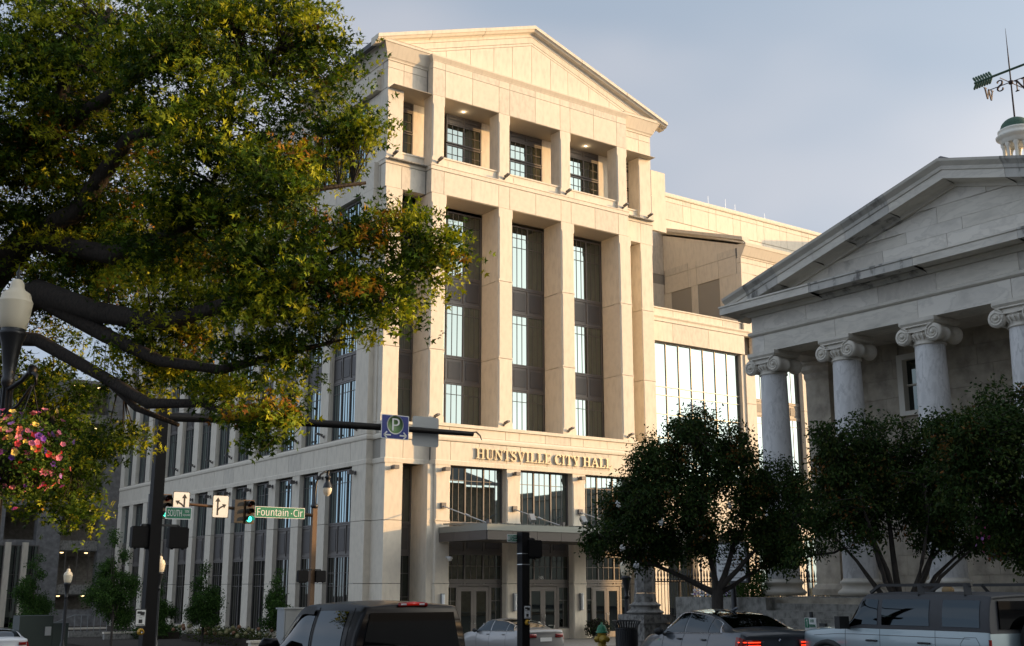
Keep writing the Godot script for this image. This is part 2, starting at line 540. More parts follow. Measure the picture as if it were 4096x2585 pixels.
func city_hall() -> void:
	var h = bthing("city_hall", "cream stone city hall with tall pillared portico and pediment", "building", P(35.9, -0.7, 52))
	var F = "f"
	var S = "s"
	var pu = [29.2, 33.4, 37.62, 41.83]          # left edges of the four portico piers
	var js = [29.17, 29.95, 31.68, 33.41, 34.13, 35.88, 37.63, 38.35, 40.08, 41.83, 42.6]
	var out = Vector3(0, 0, 1)
	var left = Vector3(-1, 0, 0)
	# cores behind the panels, seen in the open joints
	var c = st()
	ub(c, 29.2, 42.57, 27.06, 29.2, 48.03, 49.9)
	ub(c, 26.83, 44.97, 27.06, 29.6, 48.6, 58.0)
	ub(c, 29.2, 42.57, 21.68, 23.12, 48.03, 49.85)
	ub(c, 26.83, 44.97, 21.68, 23.12, 48.6, 56.0)
	ub(c, 29.4, 42.4, 7.77, 9.6, 47.8, 49.9)
	ub(c, 26.9, 44.9, 7.77, 9.6, 48.2, 56.0)
	ub(c, 26.62, 35.0, 7.68, 9.0, 49.4, 87.6)
	ub(c, 26.62, 35.0, 21.68, 23.0, 49.4, 87.6)
	ub(c, 26.62, 45.0, 27.06, 29.0, 58.0, 87.6)
	ub(c, 27.3, 44.5, -0.7, 27.0, 50.3, 87.0)
	done(c, h, "wall_core", M.joint)
	# --- upper entablature
	stone_row(h, F, 48.0, js, 27.04, 28.56, 0.0, 0.5)
	stone_row(h, F, 48.0, js, 28.56, 28.97, 0.0, 0.5)
	var s = st()
	moulding(s, [Vector2(-0.3, 28.97), Vector2(0.0, 28.97), Vector2(0.02, 29.02), Vector2(0.13, 29.2), Vector2(0.14, 29.27), Vector2(-0.45, 29.30)], [P(29.17, 0, 48.6), P(29.17, 0, 48.0), P(42.6, 0, 48.0), P(42.6, 0, 48.6)], left)
	done(s, h, "cornice", M.stone)
	for e in [[26.8, 27.75, 29.17], [42.6, 44.05, 45.0]]:
		stone_row(h, F, 48.57, e, 27.04, 28.15, 0.0, 0.5)
		stone_row(h, F, 48.57, e, 28.15, 28.55, 0.0, 0.5)
	stone_row(h, S, 26.8, spaced(49.1, 58, 1.6), 27.04, 28.15, 0.0, 0.5)
	stone_row(h, S, 26.8, spaced(49.1, 58, 1.6), 28.15, 28.55, 0.0, 0.5)
	s = st()
	var cove = [Vector2(-0.3, 28.55), Vector2(0.04, 28.55), Vector2(0.05, 28.62), Vector2(0.09, 28.68), Vector2(0.12, 28.70), Vector2(0.42, 29.32), Vector2(0.46, 29.34), Vector2(0.47, 29.46), Vector2(0.5, 29.5), Vector2(-0.3, 29.56)]
	moulding(s, cove, [P(26.8, 0, 58.0), P(26.8, 0, 48.57), P(29.2, 0, 48.57)], left)
	done(s, h, "cornice", M.stone)
	s = st()
	moulding(s, cove, [P(42.57, 0, 48.57), P(45.0, 0, 48.57), P(45.0, 0, 58.0)], out)
	done(s, h, "cornice", M.stone)
	# --- pediment
	var ry = func(u: float, top: float) -> float: return top - absf(u - 35.9) * 0.342
	var tj = [28.6, 30.2, 31.75, 33.3, 34.55, 35.9, 37.25, 38.5, 40.05, 41.6, 43.2]
	for i in tj.size() - 1:
		var a: float = tj[i] + 0.012
		var b: float = tj[i + 1] - 0.012
		var ya: float = ry.call(a, 31.86)
		var yb: float = ry.call(b, 31.86)
		if maxf(ya, yb) < 29.35:
			continue
		s = st()
		ext(s, PackedVector2Array([Vector2(a, 29.2), Vector2(b, 29.2), Vector2(b, maxf(yb, 29.21)), Vector2(a, maxf(ya, 29.21))]), "w", 48.35, 48.7)
		done(s, h, "tympanum_panel", M.stone)
	for q in [[31.885, 32.02, 48.35], [32.045, 32.38, 48.34], [32.40, 32.72, 48.33]]:
		for sgn in [-1.0, 1.0]:
			s = st()
			var reach: float = (q[1] - 29.2) / 0.342
			var cut = minf(reach, 9.4)
			ext(s, PackedVector2Array([Vector2(35.9, q[0]), Vector2(35.9 + sgn * cut, q[0] - 0.342 * cut), Vector2(35.9 + sgn * cut, q[1] - 0.342 * cut), Vector2(35.9, q[1])]), "w", q[2], 48.75)
			done(s, h, "raking_frieze", M.stone)
	for sgn in [-1.0, 1.0]:
		var pts = [0.0, 3.4, 6.8, 10.05]
		for i in 3:
			s = st()
			var A = P(35.9 + sgn * (pts[i] + (0.012 if i else 0.0)), 32.97 - 0.342 * pts[i], 48.35)
			var B = P(35.9 + sgn * (pts[i + 1] - 0.012), 32.97 - 0.342 * pts[i + 1], 48.35)
			moulding(s, [Vector2(-0.4, -0.42), Vector2(0.0, -0.42), Vector2(0.05, -0.40), Vector2(0.08, -0.36), Vector2(0.26, -0.33), Vector2(0.34, -0.22), Vector2(0.40, -0.20), Vector2(0.40, -0.02), Vector2(0.38, 0.0), Vector2(-0.4, 0.0)], [A, B], out)
			done(s, h, "raking_cornice", M.stone)
	s = st()
	for sgn in [-1.0, 1.0]:
		hexa(s, [P(35.9, 32.62, 48.7), P(35.9 + sgn * 9.9, 29.24, 48.7), P(35.9 + sgn * 9.9, 29.5, 48.7), P(35.9, 32.9, 48.7), P(35.9, 32.62, 58), P(35.9 + sgn * 9.9, 29.24, 58), P(35.9 + sgn * 9.9, 29.5, 58), P(35.9, 32.9, 58)])
	done(s, h, "roof", M.roof_slate)
	s = st()
	tube(s, [P(35.6, 32.9, 49.0), P(35.6, 33.35, 49.0)], [0.012, 0.008], 5)
	done(s, h, "lightning_rod", M.steel)
	for q in [[49.3, 0.75], [58.2, 0.8], [60.0, 0.9], [61.0, 0.7], [64.2, 0.6]]:
		s = st()
		tube(s, [P(q[0], 29.0, 56.8), P(q[0], 29.0 + q[1], 56.8)], [0.02, 0.012], 5)
		done(s, h, "lightning_rod", M.steel)
	# --- loggia storey
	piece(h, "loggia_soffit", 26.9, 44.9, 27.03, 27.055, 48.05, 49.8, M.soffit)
	piece(h, "loggia_floor", 26.9, 44.9, 23.1, 23.16, 48.3, 49.8, M.concrete)
	for i in 4:
		pier(h, F, 48.0, pu[i], pu[i] + 0.74, [23.18, 27.04], 0.0, 0.88, 0.06)
	for u in [26.83, 44.03]:
		pier(h, F, 48.57, u, u + 0.94, [23.18, 27.04], 0.0, 0.95, 0.04)
	for i in range(-1, 4):
		var a: float = 29.94 + i * 4.21
		var wl = maxf(a + 1.17, 27.8)
		var wr: float = a + 3.46
		if i == -1:
			wl = 27.85
			wr = 29.02
		# back wall with the window set in it
		piece(h, "loggia_wall", wr, wr + (1.95 if i < 3 else 1.2), 23.16, 27.03, 49.72, 49.95, M.stone)
		if i == 3:
			piece(h, "loggia_wall", 44.0, 44.9, 23.16, 27.03, 49.72, 49.95, M.stone)
		if i == -1:
			piece(h, "loggia_wall", 26.9, 27.85, 23.16, 27.03, 49.72, 49.95, M.stone)
		window(h, F, 49.68, wl, wr, 23.2, 25.3, 2 if i >= 0 else 1, 3 if i >= 0 else 2, [24.1, 24.75], M.glass)
		window(h, F, 49.68, wl, wr, 25.36, 26.5, 2 if i >= 0 else 1, 3 if i >= 0 else 2, [25.92], M.glass)
		spandrel(h, F, 49.68, wl, wr, 26.5, 27.03, 2 if i >= 0 else 1)
		# parapet between the piers
		var p0 = a
		var p1: float = a + 3.47
		var dp = 48.12
		if i == -1:
			p0 = 27.77
			p1 = 29.2
			dp = 48.75
		elif i == 3:
			p0 = 42.57
			p1 = 44.03
			dp = 48.75
		s = st()
		ub(s, p0, p1, 23.18, 23.66, dp + 0.05, dp + 0.3)
		ub(s, p0 + 0.004, p1 - 0.004, 23.66, 23.74, dp, dp + 0.34)
		ub(s, p0 + 0.35, p1 - 0.35, 23.24, 23.58, dp + 0.035, dp + 0.1)
		done(s, h, "parapet", M.stone)
	for q in [[31.75, 49.0], [40.3, 49.0], [29.95, 49.2]]:
		s = st(true)
		lathe(s, [Vector2(0.0, -0.02), Vector2(0.075, -0.02), Vector2(0.075, 0.03)], P(q[0], 27.03, q[1]), 12)
		done(s, h, "ceiling_light", M.lamp_white)
		var l = OmniLight3D.new()
		l.name = "ceiling_light_glow"
		add_child(l, true)
		l.position = P(q[0], 26.9, q[1])
		l.light_energy = 0.12
		l.light_color = Color(1, 0.9, 0.75)
		l.light_size = 0.07
		l.omni_range = 8.0
		l.shadow_enabled = true
	# --- belt course over the tall piers
	stone_row(h, F, 48.0, js, 21.65, 22.9, 0.0, 0.5)
	for e in [[26.8, 27.75, 29.17], [42.6, 44.05, 45.0]]:
		stone_row(h, F, 48.57, e, 21.65, 22.9, 0.0, 0.5)
	s = st()
	moulding(s, [Vector2(-0.4, 22.92), Vector2(0.02, 22.92), Vector2(0.02, 23.12), Vector2(0.05, 23.14), Vector2(0.05, 23.19), Vector2(-0.5, 23.21)], [P(26.8, 0, 57.0), P(26.8, 0, 48.57), P(29.17, 0, 48.57), P(29.17, 0, 48.0), P(42.6, 0, 48.0), P(42.6, 0, 48.57), P(45.0, 0, 48.57), P(45.0, 0, 56.0)], left)
	done(s, h, "belt_course", M.stone)
	stone_row(h, S, 26.8, [49.1, 50.6], 21.65, 22.9, 0.0, 0.5)
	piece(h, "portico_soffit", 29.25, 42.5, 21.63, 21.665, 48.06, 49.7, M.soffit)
	# --- tall portico piers and glazing
	for i in 4:
		pier(h, F, 48.0, pu[i] + 0.02, pu[i] + 0.92, [9.7, 13.45, 17.6, 21.65], 0.0, 1.6)
	for u in [26.88, 44.0]:
		pier(h, F, 48.57, u, u + 0.95, [9.7, 13.45, 17.6, 21.65], 0.0, 1.1, 0.04)
	for i in range(-1, 4):
		var x0: float = 30.13 + i * 4.21
		var x1: float = x0 + 3.27
		var n = 3
		if i == -1:
			x0 = 27.84
			x1 = 29.22
			n = 1
		elif i == 3:
			x0 = 42.75
			x1 = 44.02
			n = 1
		window(h, F, 49.62, x0, x1, 9.7, 12.16, n, 3, [11.58], M.glass)
		spandrel(h, F, 49.62, x0, x1, 12.16, 13.55, n)
		window(h, F, 49.62, x0, x1, 13.55, 16.38, n, 3, [15.85], M.glass)
		spandrel(h, F, 49.62, x0, x1, 16.38, 17.87, n)
		window(h, F, 49.62, x0, x1, 17.87, 21.45, n, 3, [20.75, 20.2], M.glass)
	# --- entrance storey: entablature with the name, piers, glazing
	var bj = [29.35, 30.2, 31.88, 33.57, 34.42, 36.1, 37.78, 38.65, 40.3, 42.0, 42.45]
	stone_row(h, F, 47.45, bj, 7.72, 8.82, 0.0, 0.5)
	stone_row(h, F, 47.45, bj, 9.12, 9.55, 0.12, 0.7)
	for e in [[26.88, 27.85, 29.35], [42.45, 43.9, 44.95]]:
		stone_row(h, F, 48.02, e, 7.72, 8.82, 0.0, 0.5)
		stone_row(h, F, 48.02, e, 9.12, 9.55, 0.12, 0.7)
	s = st()
	var lp = [P(26.53, 0, 87.8), P(26.53, 0, 49.24), P(26.86, 0, 49.24), P(26.86, 0, 48.02), P(29.35, 0, 48.02), P(29.35, 0, 47.45), P(42.45, 0, 47.45), P(42.45, 0, 48.02), P(44.97, 0, 48.02), P(44.97, 0, 49.6)]
	moulding(s, [Vector2(-0.3, 8.84), Vector2(0.03, 8.84), Vector2(0.05, 8.9), Vector2(0.05, 9.0), Vector2(0.0, 9.1), Vector2(-0.35, 9.12)], lp, left)
	moulding(s, [Vector2(-0.2, 7.66), Vector2(0.025, 7.66), Vector2(0.025, 7.86), Vector2(0.0, 7.9), Vector2(-0.2, 7.9)], lp, left)
	done(s, h, "belt_course", M.stone)
	s = st()
	ub(s, 29.3, 42.5, 9.56, 9.72, 47.5, 49.7)
	ub(s, 26.86, 44.95, 9.56, 9.70, 48.07, 49.72)
	done(s, h, "ledge", M.stone)
	for u in [29.35, 33.57, 37.79, 42.0]:
		pier(h, F, 47.45, u, minf(u + 0.86, 42.86), [-0.7, 2.02, 4.95, 7.68], 0.0, 1.3, 0.06)
	for u in [26.88, 43.98]:
		pier(h, F, 48.02, u, u + 0.97, [-0.7, 2.02, 4.95, 7.68], 0.0, 1.4, 0.0)
	piece(h, "wall", 29.0, 29.36, -0.7, 7.66, 47.6, 49.6, M.stone)
	for i in 3:
		var x0: float = 30.21 + i * 4.215
		var x1: float = x0 + 3.36
		window(h, F, 47.85, x0, x1, 4.9, 7.66, 3, 3, [6.98], M.glass)
		spandrel(h, F, 47.85, x0, x1, 3.46, 4.9, 3)
		window(h, F, 47.85, x0, x1, 2.16, 3.46, 3, 3, [2.86], M.glass_low)
		spandrel(h, F, 47.86, x0, x1, 1.9, 2.16, 3)
		window(h, F, 47.85, x0, x0 + 0.72, -0.2, 1.9, 1, 2, [1.2], M.glass_low)
		window(h, F, 47.85, x1 - 0.72, x1, -0.2, 1.9, 1, 2, [1.2], M.glass_low)
		piece(h, "plinth", x0, x0 + 0.72, -0.7, -0.2, 47.86, 48.1, M.stone)
		piece(h, "plinth", x1 - 0.72, x1, -0.7, -0.2, 47.86, 48.1, M.stone)
		s = st()
		ub(s, x0 + 0.72, x0 + 0.79, -0.7, 1.9, 47.84, 47.98)
		ub(s, x1 - 0.79, x1 - 0.72, -0.7, 1.9, 47.84, 47.98)
		done(s, h, "door_frame", M.bronze)
		for k in 2:
			var d0: float = x0 + 0.80 + k * 0.885
			s = st()
			ub(s, d0, d0 + 0.15, -0.68, 1.88, 47.86, 47.92)
			ub(s, d0 + 0.725, d0 + 0.875, -0.68, 1.88, 47.86, 47.92)
			ub(s, d0 + 0.15, d0 + 0.725, -0.68, -0.4, 47.862, 47.92)
			ub(s, d0 + 0.15, d0 + 0.725, 1.66, 1.88, 47.862, 47.92)
			ub(s, d0 + 0.15, d0 + 0.725, 0.28, 0.34, 47.90, 47.93)
			var door = done(s, h, "door", M.bronze)
			piece(door, "pane", d0 + 0.14, d0 + 0.735, -0.41, 1.67, 47.885, 47.895, M.glass_low)
			s = st(true)
			var hx = d0 + (0.80 if k == 0 else 0.075)
			tube(s, [P(hx, 0.12, 47.86), P(hx, 0.12, 47.79), P(hx, 0.52, 47.79), P(hx, 0.52, 47.86)], [0.016], 6)
			done(s, door, "handle", M.chrome)
	for e in [[27.86, 29.0], [42.9, 43.97]]:
		window(h, F, 49.1, e[0], e[1], 4.9, 7.66, 1, 3, [6.98], M.glass)
		spandrel(h, F, 49.1, e[0], e[1], 3.4, 4.9, 1)
		window(h, F, 49.1, e[0], e[1], -0.3, 3.4, 1, 3, [2.5, 1.4], M.glass_low)
	# street number over the middle doors
	var num = TextMesh.new()
	num.text = "305"
	num.font = sys_font("Droid Sans")
	num.font_size = 32
	num.pixel_size = 0.0065
	num.depth = 0.004
	var nm = mi(h, "street_number", num, M.sign_white)
	nm.position = P(36.02, 2.32, 47.89) - h.position
	# name letters
	var tm = TextMesh.new()
	tm.text = "HUNTSVILLE CITY HALL"
	var bold = sys_font("Droid Serif")
	bold.font_weight = 700
	tm.font = bold
	tm.font_size = 64
	tm.pixel_size = 0.01
	tm.depth = 0.09
	var ab = tm.get_aabb()
	var nl = mi(h, "name_letters", tm, M.letters)
	var sx = 8.78 / ab.size.x
	var sy = 0.53 / ab.size.y
	nl.transform = Transform3D(Basis.from_scale(Vector3(sx, sy, 0.8)), P(36.02 - (ab.position.x + ab.size.x / 2) * sx, 8.32 - (ab.position.y + ab.size.y / 2) * sy, 47.37) - h.position)
	# --- entrance canopy
	s = st()
	ub(s, 29.62, 42.18, 3.98, 4.02, 43.4, 47.4)
	var can = done(s, h, "canopy", M.canopy_fascia)
	for i in 9:
		piece(can, "fascia_panel", 29.6 + i * 1.4, 29.6 + (i + 1) * 1.4 - 0.015, 3.95, 4.36, 43.33, 43.40, M.canopy_fascia)
	for i in 3:
		piece(can, "fascia_panel", 29.58, 29.64, 3.95, 4.36, 43.41 + i * 1.34, 43.41 + (i + 1) * 1.34 - 0.015, M.canopy_fascia)
	s = st()
	ub(s, 29.56, 42.22, 4.365, 4.64, 43.30, 47.42)
	for i in 32:
		bar(s, P(29.8 + i * 0.4, 4.66, 43.32), P(29.8 + i * 0.4, 4.80, 47.4), 0.03, 0.07)
	done(s, can, "canopy_roof", M.canopy_metal)
	for u in [29.78, 34.0, 38.22, 42.2]:
		s = st(true)
		tube(s, [P(u, 5.66, 47.4), P(u, 5.12, 45.3), P(u, 4.66, 43.5)], [0.028], 6)
		tube(s, [P(u, 5.16, 45.4), P(u, 5.06, 45.1)], [0.05], 6)
		done(s, h, "canopy_rod", M.steel)
		s = st()
		ub(s, u - 0.13, u + 0.13, 5.55, 5.82, 47.32, 47.44)
		ub(s, u - 0.06, u + 0.06, 4.64, 4.84, 43.38, 43.62)
		done(s, h, "rod_bracket", M.fixture)
	for u in [32.5, 35.6]:
		s = st()
		tube(s, [P(u, 4.66, 43.9), P(u, 4.85, 43.9)], [0.03], 6)
		bar(s, P(u, 4.86, 43.8), P(u + 0.05, 5.16, 44.05), 0.26, 0.2)
		done(s, h, "canopy_floodlight", M.galv)
	# wall lights and sconces
	for u in [29.8, 34.0, 38.22]:
		flood(h, P(u, 7.42, 47.45), out, true)
		s = st()
		ub(s, u - 0.08, u + 0.08, 0.7, 1.56, 47.32, 47.44)
		var sc = done(s, h, "sconce", M.galv)
		s = st(true)
		tube(s, [P(u, 0.74, 47.30), P(u, 1.52, 47.30)], [0.075], 10)
		done(s, sc, "lens", M.sign_white)
	flood(h, P(27.3, 7.42, 48.02), out, true)
	for u in pu:
		flood(h, P(u + 0.35, 9.95, 48.0), out)
		flood(h, P(u + 0.35, 23.3, 48.0), out)
	for u in [27.2, 44.6]:
		flood(h, P(u, 23.3, 48.57), out)
	s = st(true)
	lathe(s, [Vector2(0.0, -0.14), Vector2(0.08, -0.12), Vector2(0.11, -0.04), Vector2(0.15, -0.02), Vector2(0.12, 0.06), Vector2(0.0, 0.1)], P(30.1, 3.2, 47.25), 12)
	tube(s, [P(30.0, 3.25, 47.45), P(30.1, 3.25, 47.25)], [0.05], 6)
	done(s, h, "security_camera", M.sign_white)
	hall_side(h)
	hall_east(h)

func sys_font(n: String) -> SystemFont:
	var f = SystemFont.new()
	f.font_names = PackedStringArray([n])
	return f

func hall_side(h: Node) -> void:
	var S = "s"
	var left = Vector3(-1, 0, 0)
	var ub_ = 26.53
	var s: SurfaceTool
	# corner block's flank
	pier(h, S, 26.82, 48.95, 49.5, [9.7, 13.45, 17.6, 21.65], 0.0, 0.9, 0.0)
	piece(h, "wall", 26.84, 27.6, 9.1, 27.0, 49.0, 50.8, M.stone)
	pier(h, S, ub_, 49.26, 50.68, [-0.7, 2.02, 4.95, 7.66], 0.0, 0.8, 0.0)
	pier(h, S, ub_, 49.28, 50.6, [9.12, 13.45, 17.6, 21.65], 0.0, 0.8, 0.0)
	var ps = []
	for k in 11:
		ps.append(53.5 + 3.08 * k)
	for k in 12:
		var x0: float = 50.68 if k == 0 else ps[k - 1] + 0.9
		var x1: float = ps[k] if k < 11 else 87.0
		if x1 - x0 < 0.3:
			continue
		var n = 3 if k == 0 else 2
		var b = ub_ + 0.24
		window(h, S, b, x0, x1, -0.45, 3.36, n, 3, [2.54, 1.9], M.glass_low)
		spandrel(h, S, b, x0, x1, 3.36, 4.93, n)
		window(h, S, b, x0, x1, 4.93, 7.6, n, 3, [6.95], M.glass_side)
		piece(h, "plinth", ub_ + 0.3, ub_ + 0.6, -0.9, -0.45, x0, x1, M.stone)
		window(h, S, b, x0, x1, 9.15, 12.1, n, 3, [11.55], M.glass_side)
		spandrel(h, S, b, x0, x1, 12.1, 13.5, n)
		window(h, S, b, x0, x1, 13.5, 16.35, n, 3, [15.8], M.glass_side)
		spandrel(h, S, b, x0, x1, 16.35, 17.8, n)
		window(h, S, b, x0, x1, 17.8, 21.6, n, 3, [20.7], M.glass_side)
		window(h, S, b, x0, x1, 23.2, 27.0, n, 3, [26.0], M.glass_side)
	for k in 11:
		var x: float = ps[k]
		pier(h, S, ub_, x, x + 0.9, [-0.3, 2.02, 4.95, 7.66], 0.0, 0.55, 0.0)
		piece(h, "plinth", ub_ - 0.05, ub_ + 0.6, -0.95, -0.31, x - 0.05, x + 0.95, M.stone)
		pier(h, S, ub_, x, x + 0.9, [9.12, 13.45, 17.6, 21.65], 0.0, 0.55, 0.0)
		pier(h, S, ub_, x, x + 0.9, [23.2, 27.04], 0.0, 0.55, 0.0)
		# fluted strips beside the pier faces
		s = st()
		for j in 3:
			fb(s, S, ub_, x - 0.035, x + 0.0, 9.9, 21.2, 0.08 + j * 0.12, 0.14 + j * 0.12)
		done(s, h, "fluting", M.stone)
		if k < 9:
			flood(h, P(ub_, 7.3, x + 0.35), left, true)
			flood(h, P(ub_, 9.4, x + 0.35), left)
	flood(h, P(ub_, 7.3, 50.3), left, true)
	flood(h, P(ub_, 9.4, 50.3), left)
	pier(h, S, ub_, 86.9, 87.8, [-0.9, 2.02, 4.95, 7.66], 0.0, 0.9, 0.0)
	pier(h, S, ub_, 86.9, 87.8, [9.12, 13.45, 17.6, 21.65], 0.0, 0.9, 0.0)
	pier(h, S, ub_, 86.9, 87.8, [23.2, 27.04], 0.0, 0.9, 0.0)
	var xs = [49.26, 50.9]
	for k in 11:
		xs.append(ps[k] - 0.05)
		xs.append(ps[k] + 1.5)
	xs.append(87.8)
	stone_row(h, S, ub_, xs, 7.88, 8.84, 0.0, 0.4)
	stone_row(h, S, ub_, xs, 21.65, 23.1, 0.0, 0.4)
	stone_row(h, S, ub_, xs, 27.04, 28.2, 0.0, 0.4)
	s = st()
	moulding(s, [Vector2(-0.3, 28.2), Vector2(0.04, 28.2), Vector2(0.1, 28.4), Vector2(0.4, 28.8), Vector2(0.45, 29.0), Vector2(-0.4, 29.05)], [P(27.5, 0, 87.8), P(ub_, 0, 87.8), P(ub_, 0, 57.9)], Vector3(0, 0, -1))
	done(s, h, "cornice", M.stone)
	piece(h, "wall", 26.6, 45.0, -0.9, 29.0, 87.5, 87.79, M.stone)
	piece(h, "roof", 26.7, 75.0, 29.0, 29.05, 58.0, 87.6, M.roof_slate)

func hall_east(h: Node) -> void:
	var F = "f"
	var S = "s"
	var s = st()
	var out = Vector3(0, 0, 1)
	ub(s, 45.05, 53.0, 16.1, 17.3, 49.25, 56.0)
	ub(s, 53.2, 74.9, 7.0, 23.2, 49.8, 56.0)
	ub(s, 44.9, 74.8, 17.0, 28.9, 56.45, 60.0)
	ub(s, 53.3, 74.9, 21.55, 23.2, 49.25, 55.9)
	ub(s, 53.3, 74.8, 21.5, 23.3, 49.6, 56.3)
	ub(s, 45.0, 75.0, -0.7, 7.6, 49.9, 56.0)
	done(s, h, "wall_core", M.joint)
	# tall wall behind
	var xs = [45.1, 50.95]
	var x = 50.95
	while x < 74.0:
		x += 1.75
		xs.append(x)
		x += 0.78
		xs.append(x)
	stone_row(h, F, 56.4, xs, 27.02, 28.35, 0.0, 0.3)
	stone_row(h, F, 56.4, xs, 28.35, 28.68, -0.01, 0.3)
	stone_row(h, F, 56.4, [50.95, 53.5, 56.0, 58.5, 61, 63.5, 66, 70, 75], 22.9, 27.0, 0.02, 0.3)
	stone_row(h, F, 56.4, [45.1, 49.4], 18.0, 27.0, 0.02, 0.3)
	s = st()
	moulding(s, [Vector2(-0.3, 28.7), Vector2(0.06, 28.7), Vector2(0.1, 28.76), Vector2(0.1, 28.9), Vector2(0.06, 29.0), Vector2(-0.4, 29.02)], [P(45.0, 0, 56.4), P(75.0, 0, 56.4)], out)
	done(s, h, "cornice", M.stone)
	window(h, F, 56.5, 49.5, 52.4, 22.9, 26.2, 2, 3, [25.7], M.glass)
	spandrel(h, F, 56.5, 49.5, 52.4, 26.2, 27.0, 2)
	spandrel(h, F, 56.5, 49.5, 52.4, 22.2, 22.9, 2)
	piece(h, "wall", 45.1, 53.3, 18.0, 22.2, 56.42, 56.7, M.stone)
	# low link with terrace parapet over a curtain wall
	stone_row(h, F, 49.2, [45.02, 47.0, 50.0, 53.15], 16.1, 17.3, 0.0, 0.4)
	s = st()
	moulding(s, [Vector2(-0.3, 17.32), Vector2(0.02, 17.32), Vector2(0.02, 17.5), Vector2(0.09, 17.6), Vector2(0.09, 17.68), Vector2(-0.5, 17.7)], [P(45.02, 0, 49.2), P(54.2, 0, 49.2)], out)
	done(s, h, "cornice", M.stone)
	stone_row(h, F, 49.35, [45.02, 47.2, 49.3, 51.4, 53.05], 17.7, 18.14, 0.0, 0.25)
	piece(h, "parapet_cap", 45.02, 53.07, 18.14, 18.22, 49.3, 49.66, M.stone)
	piece(h, "terrace", 45.0, 53.2, 17.4, 17.46, 49.6, 56.4, M.concrete)
	s = st()
	var ux = []
	for i in 9:
		ux.append(44.6 + i * 1.03)
	var ys = [7.8, 9.0, 10.4, 11.8, 12.93, 13.43, 16.06]
	for u in ux:
		ub(s, u - 0.022, u + 0.022, 7.8, 16.08, 49.50, 49.62)
	for y in ys:
		ub(s, 45.0, 52.84, y - 0.02, y + 0.02, 49.503, 49.618)
	var cw = done(s, h, "curtain_wall", M.curtain_metal)
	for i in 8:
		for j in ys.size() - 1:
			var p = piece(cw, "pane", maxf(ux[i], 45.0) + 0.02, ux[i + 1] - 0.02, ys[j] + 0.02, ys[j + 1] - 0.02, 49.56, 49.57, M.glass)
			p.transform.basis = Basis(Vector3(rng.randf_range(-1, 1), rng.randf_range(-1, 1), 0).normalized(), 0.002) * p.transform.basis
	pier(h, F, 49.2, 53.15, 53.98, [9.0, 13.0, 16.08], 0.0, 0.8, 0.0)
	piece(h, "wall", 52.86, 53.16, 7.7, 16.08, 49.3, 49.9, M.stone)
	# east block with a gable on its flank
	pier(h, F, 49.2, 53.15, 54.2, [17.7, 21.49], 0.0, 0.8, 0.0)
	stone_row(h, F, 49.2, spaced(53.15, 75, 2.4), 21.49, 22.16, 0.0, 0.4)
	stone_row(h, F, 49.2, spaced(53.15, 75, 2.4), 22.16, 22.5, 0.0, 0.4)
	stone_row(h, S, 53.15, [49.62, 51.2, 53.2, 54.0, 56.3], 21.49, 22.7, 0.0, 0.4)
	stone_row(h, S, 53.15, [49.62, 51.2, 53.2, 54.0, 56.3], 22.7, 23.2, 0.0, 0.4)
	s = st()
	var cove = [Vector2(-0.3, 22.5), Vector2(0.04, 22.5), Vector2(0.05, 22.58), Vector2(0.12, 22.62), Vector2(0.42, 23.15), Vector2(0.46, 23.18), Vector2(0.5, 23.36), Vector2(-0.3, 23.4)]
	moulding(s, cove, [P(53.15, 0, 49.2), P(75.0, 0, 49.2)], out)
	done(s, h, "cornice", M.stone)
	# gable wall facing the link's terrace, rising towards the tall wall behind
	s = st()
	ext(s, PackedVector2Array([Vector2(49.3, 23.2), Vector2(56.4, 23.2), Vector2(56.4, 25.75), Vector2(49.3, 23.35)]), "u", 53.2, 53.6)
	done(s, h, "gable_wall", M.stone)
	s = st()
	moulding(s, [Vector2(-0.3, -0.4), Vector2(0.05, -0.4), Vector2(0.1, -0.3), Vector2(0.3, -0.22), Vector2(0.32, 0.0), Vector2(-0.3, 0.03)], [P(53.2, 23.72, 48.75), P(53.2, 26.3, 56.4)], Vector3(-1, 0, 0))
	done(s, h, "raking_cornice", M.stone)
	s = st()
	hexa(s, [P(53.0, 23.3, 48.8), P(75, 23.3, 48.8), P(75, 23.42, 48.8), P(53, 23.42, 48.8), P(53, 26.1, 56.4), P(75, 26.1, 56.4), P(75, 26.22, 56.4), P(53, 26.22, 56.4)])
	done(s, h, "roof", M.stone_b)
	for q in [[49.3, 51.15], [53.15, 53.75], [55.7, 56.4]]:
		piece(h, "wall", 53.17, 53.6, 17.4, 21.5, q[0], q[1], M.stone)
	for q in [[51.15, 53.15], [53.75, 55.7]]:
		window(h, S, 53.3, q[0], q[1], 19.4, 21.0, 2, 4, [20.2], M.glass_low)
		spandrel(h, S, 53.3, q[0], q[1], 21.0, 21.5, 2)
		window(h, S, 53.3, q[0], q[1], 17.46, 19.4, 2, 1, [19.0], M.glass_low)
	# street windows of the east block and link
	for i in 4:
		var a = 54.0 + i * 5.3
		pier(h, F, 49.2, a + 4.45, a + 5.3, [7.7, 13.0, 16.1, 21.45], 0.0, 0.8, 0.0)
		piece(h, "wall", a, a + 4.45, 16.1, 21.48, 49.24, 49.6, M.stone)
		for q in [[8.6, 12.4], [13.4, 16.1]]:
			window(h, F, 49.5, a, a + 4.45, q[0], q[1], 2, 3, [q[1] - 0.5], M.glass)
		spandrel(h, F, 49.5, a, a + 4.45, 12.4, 13.4, 4)
		piece(h, "wall", a, a + 4.45, 7.7, 8.6, 49.3, 49.6, M.stone)
	stone_row(h, F, 49.2, spaced(44.9, 75, 3.0), 4.9, 7.7, 0.0, 0.5)
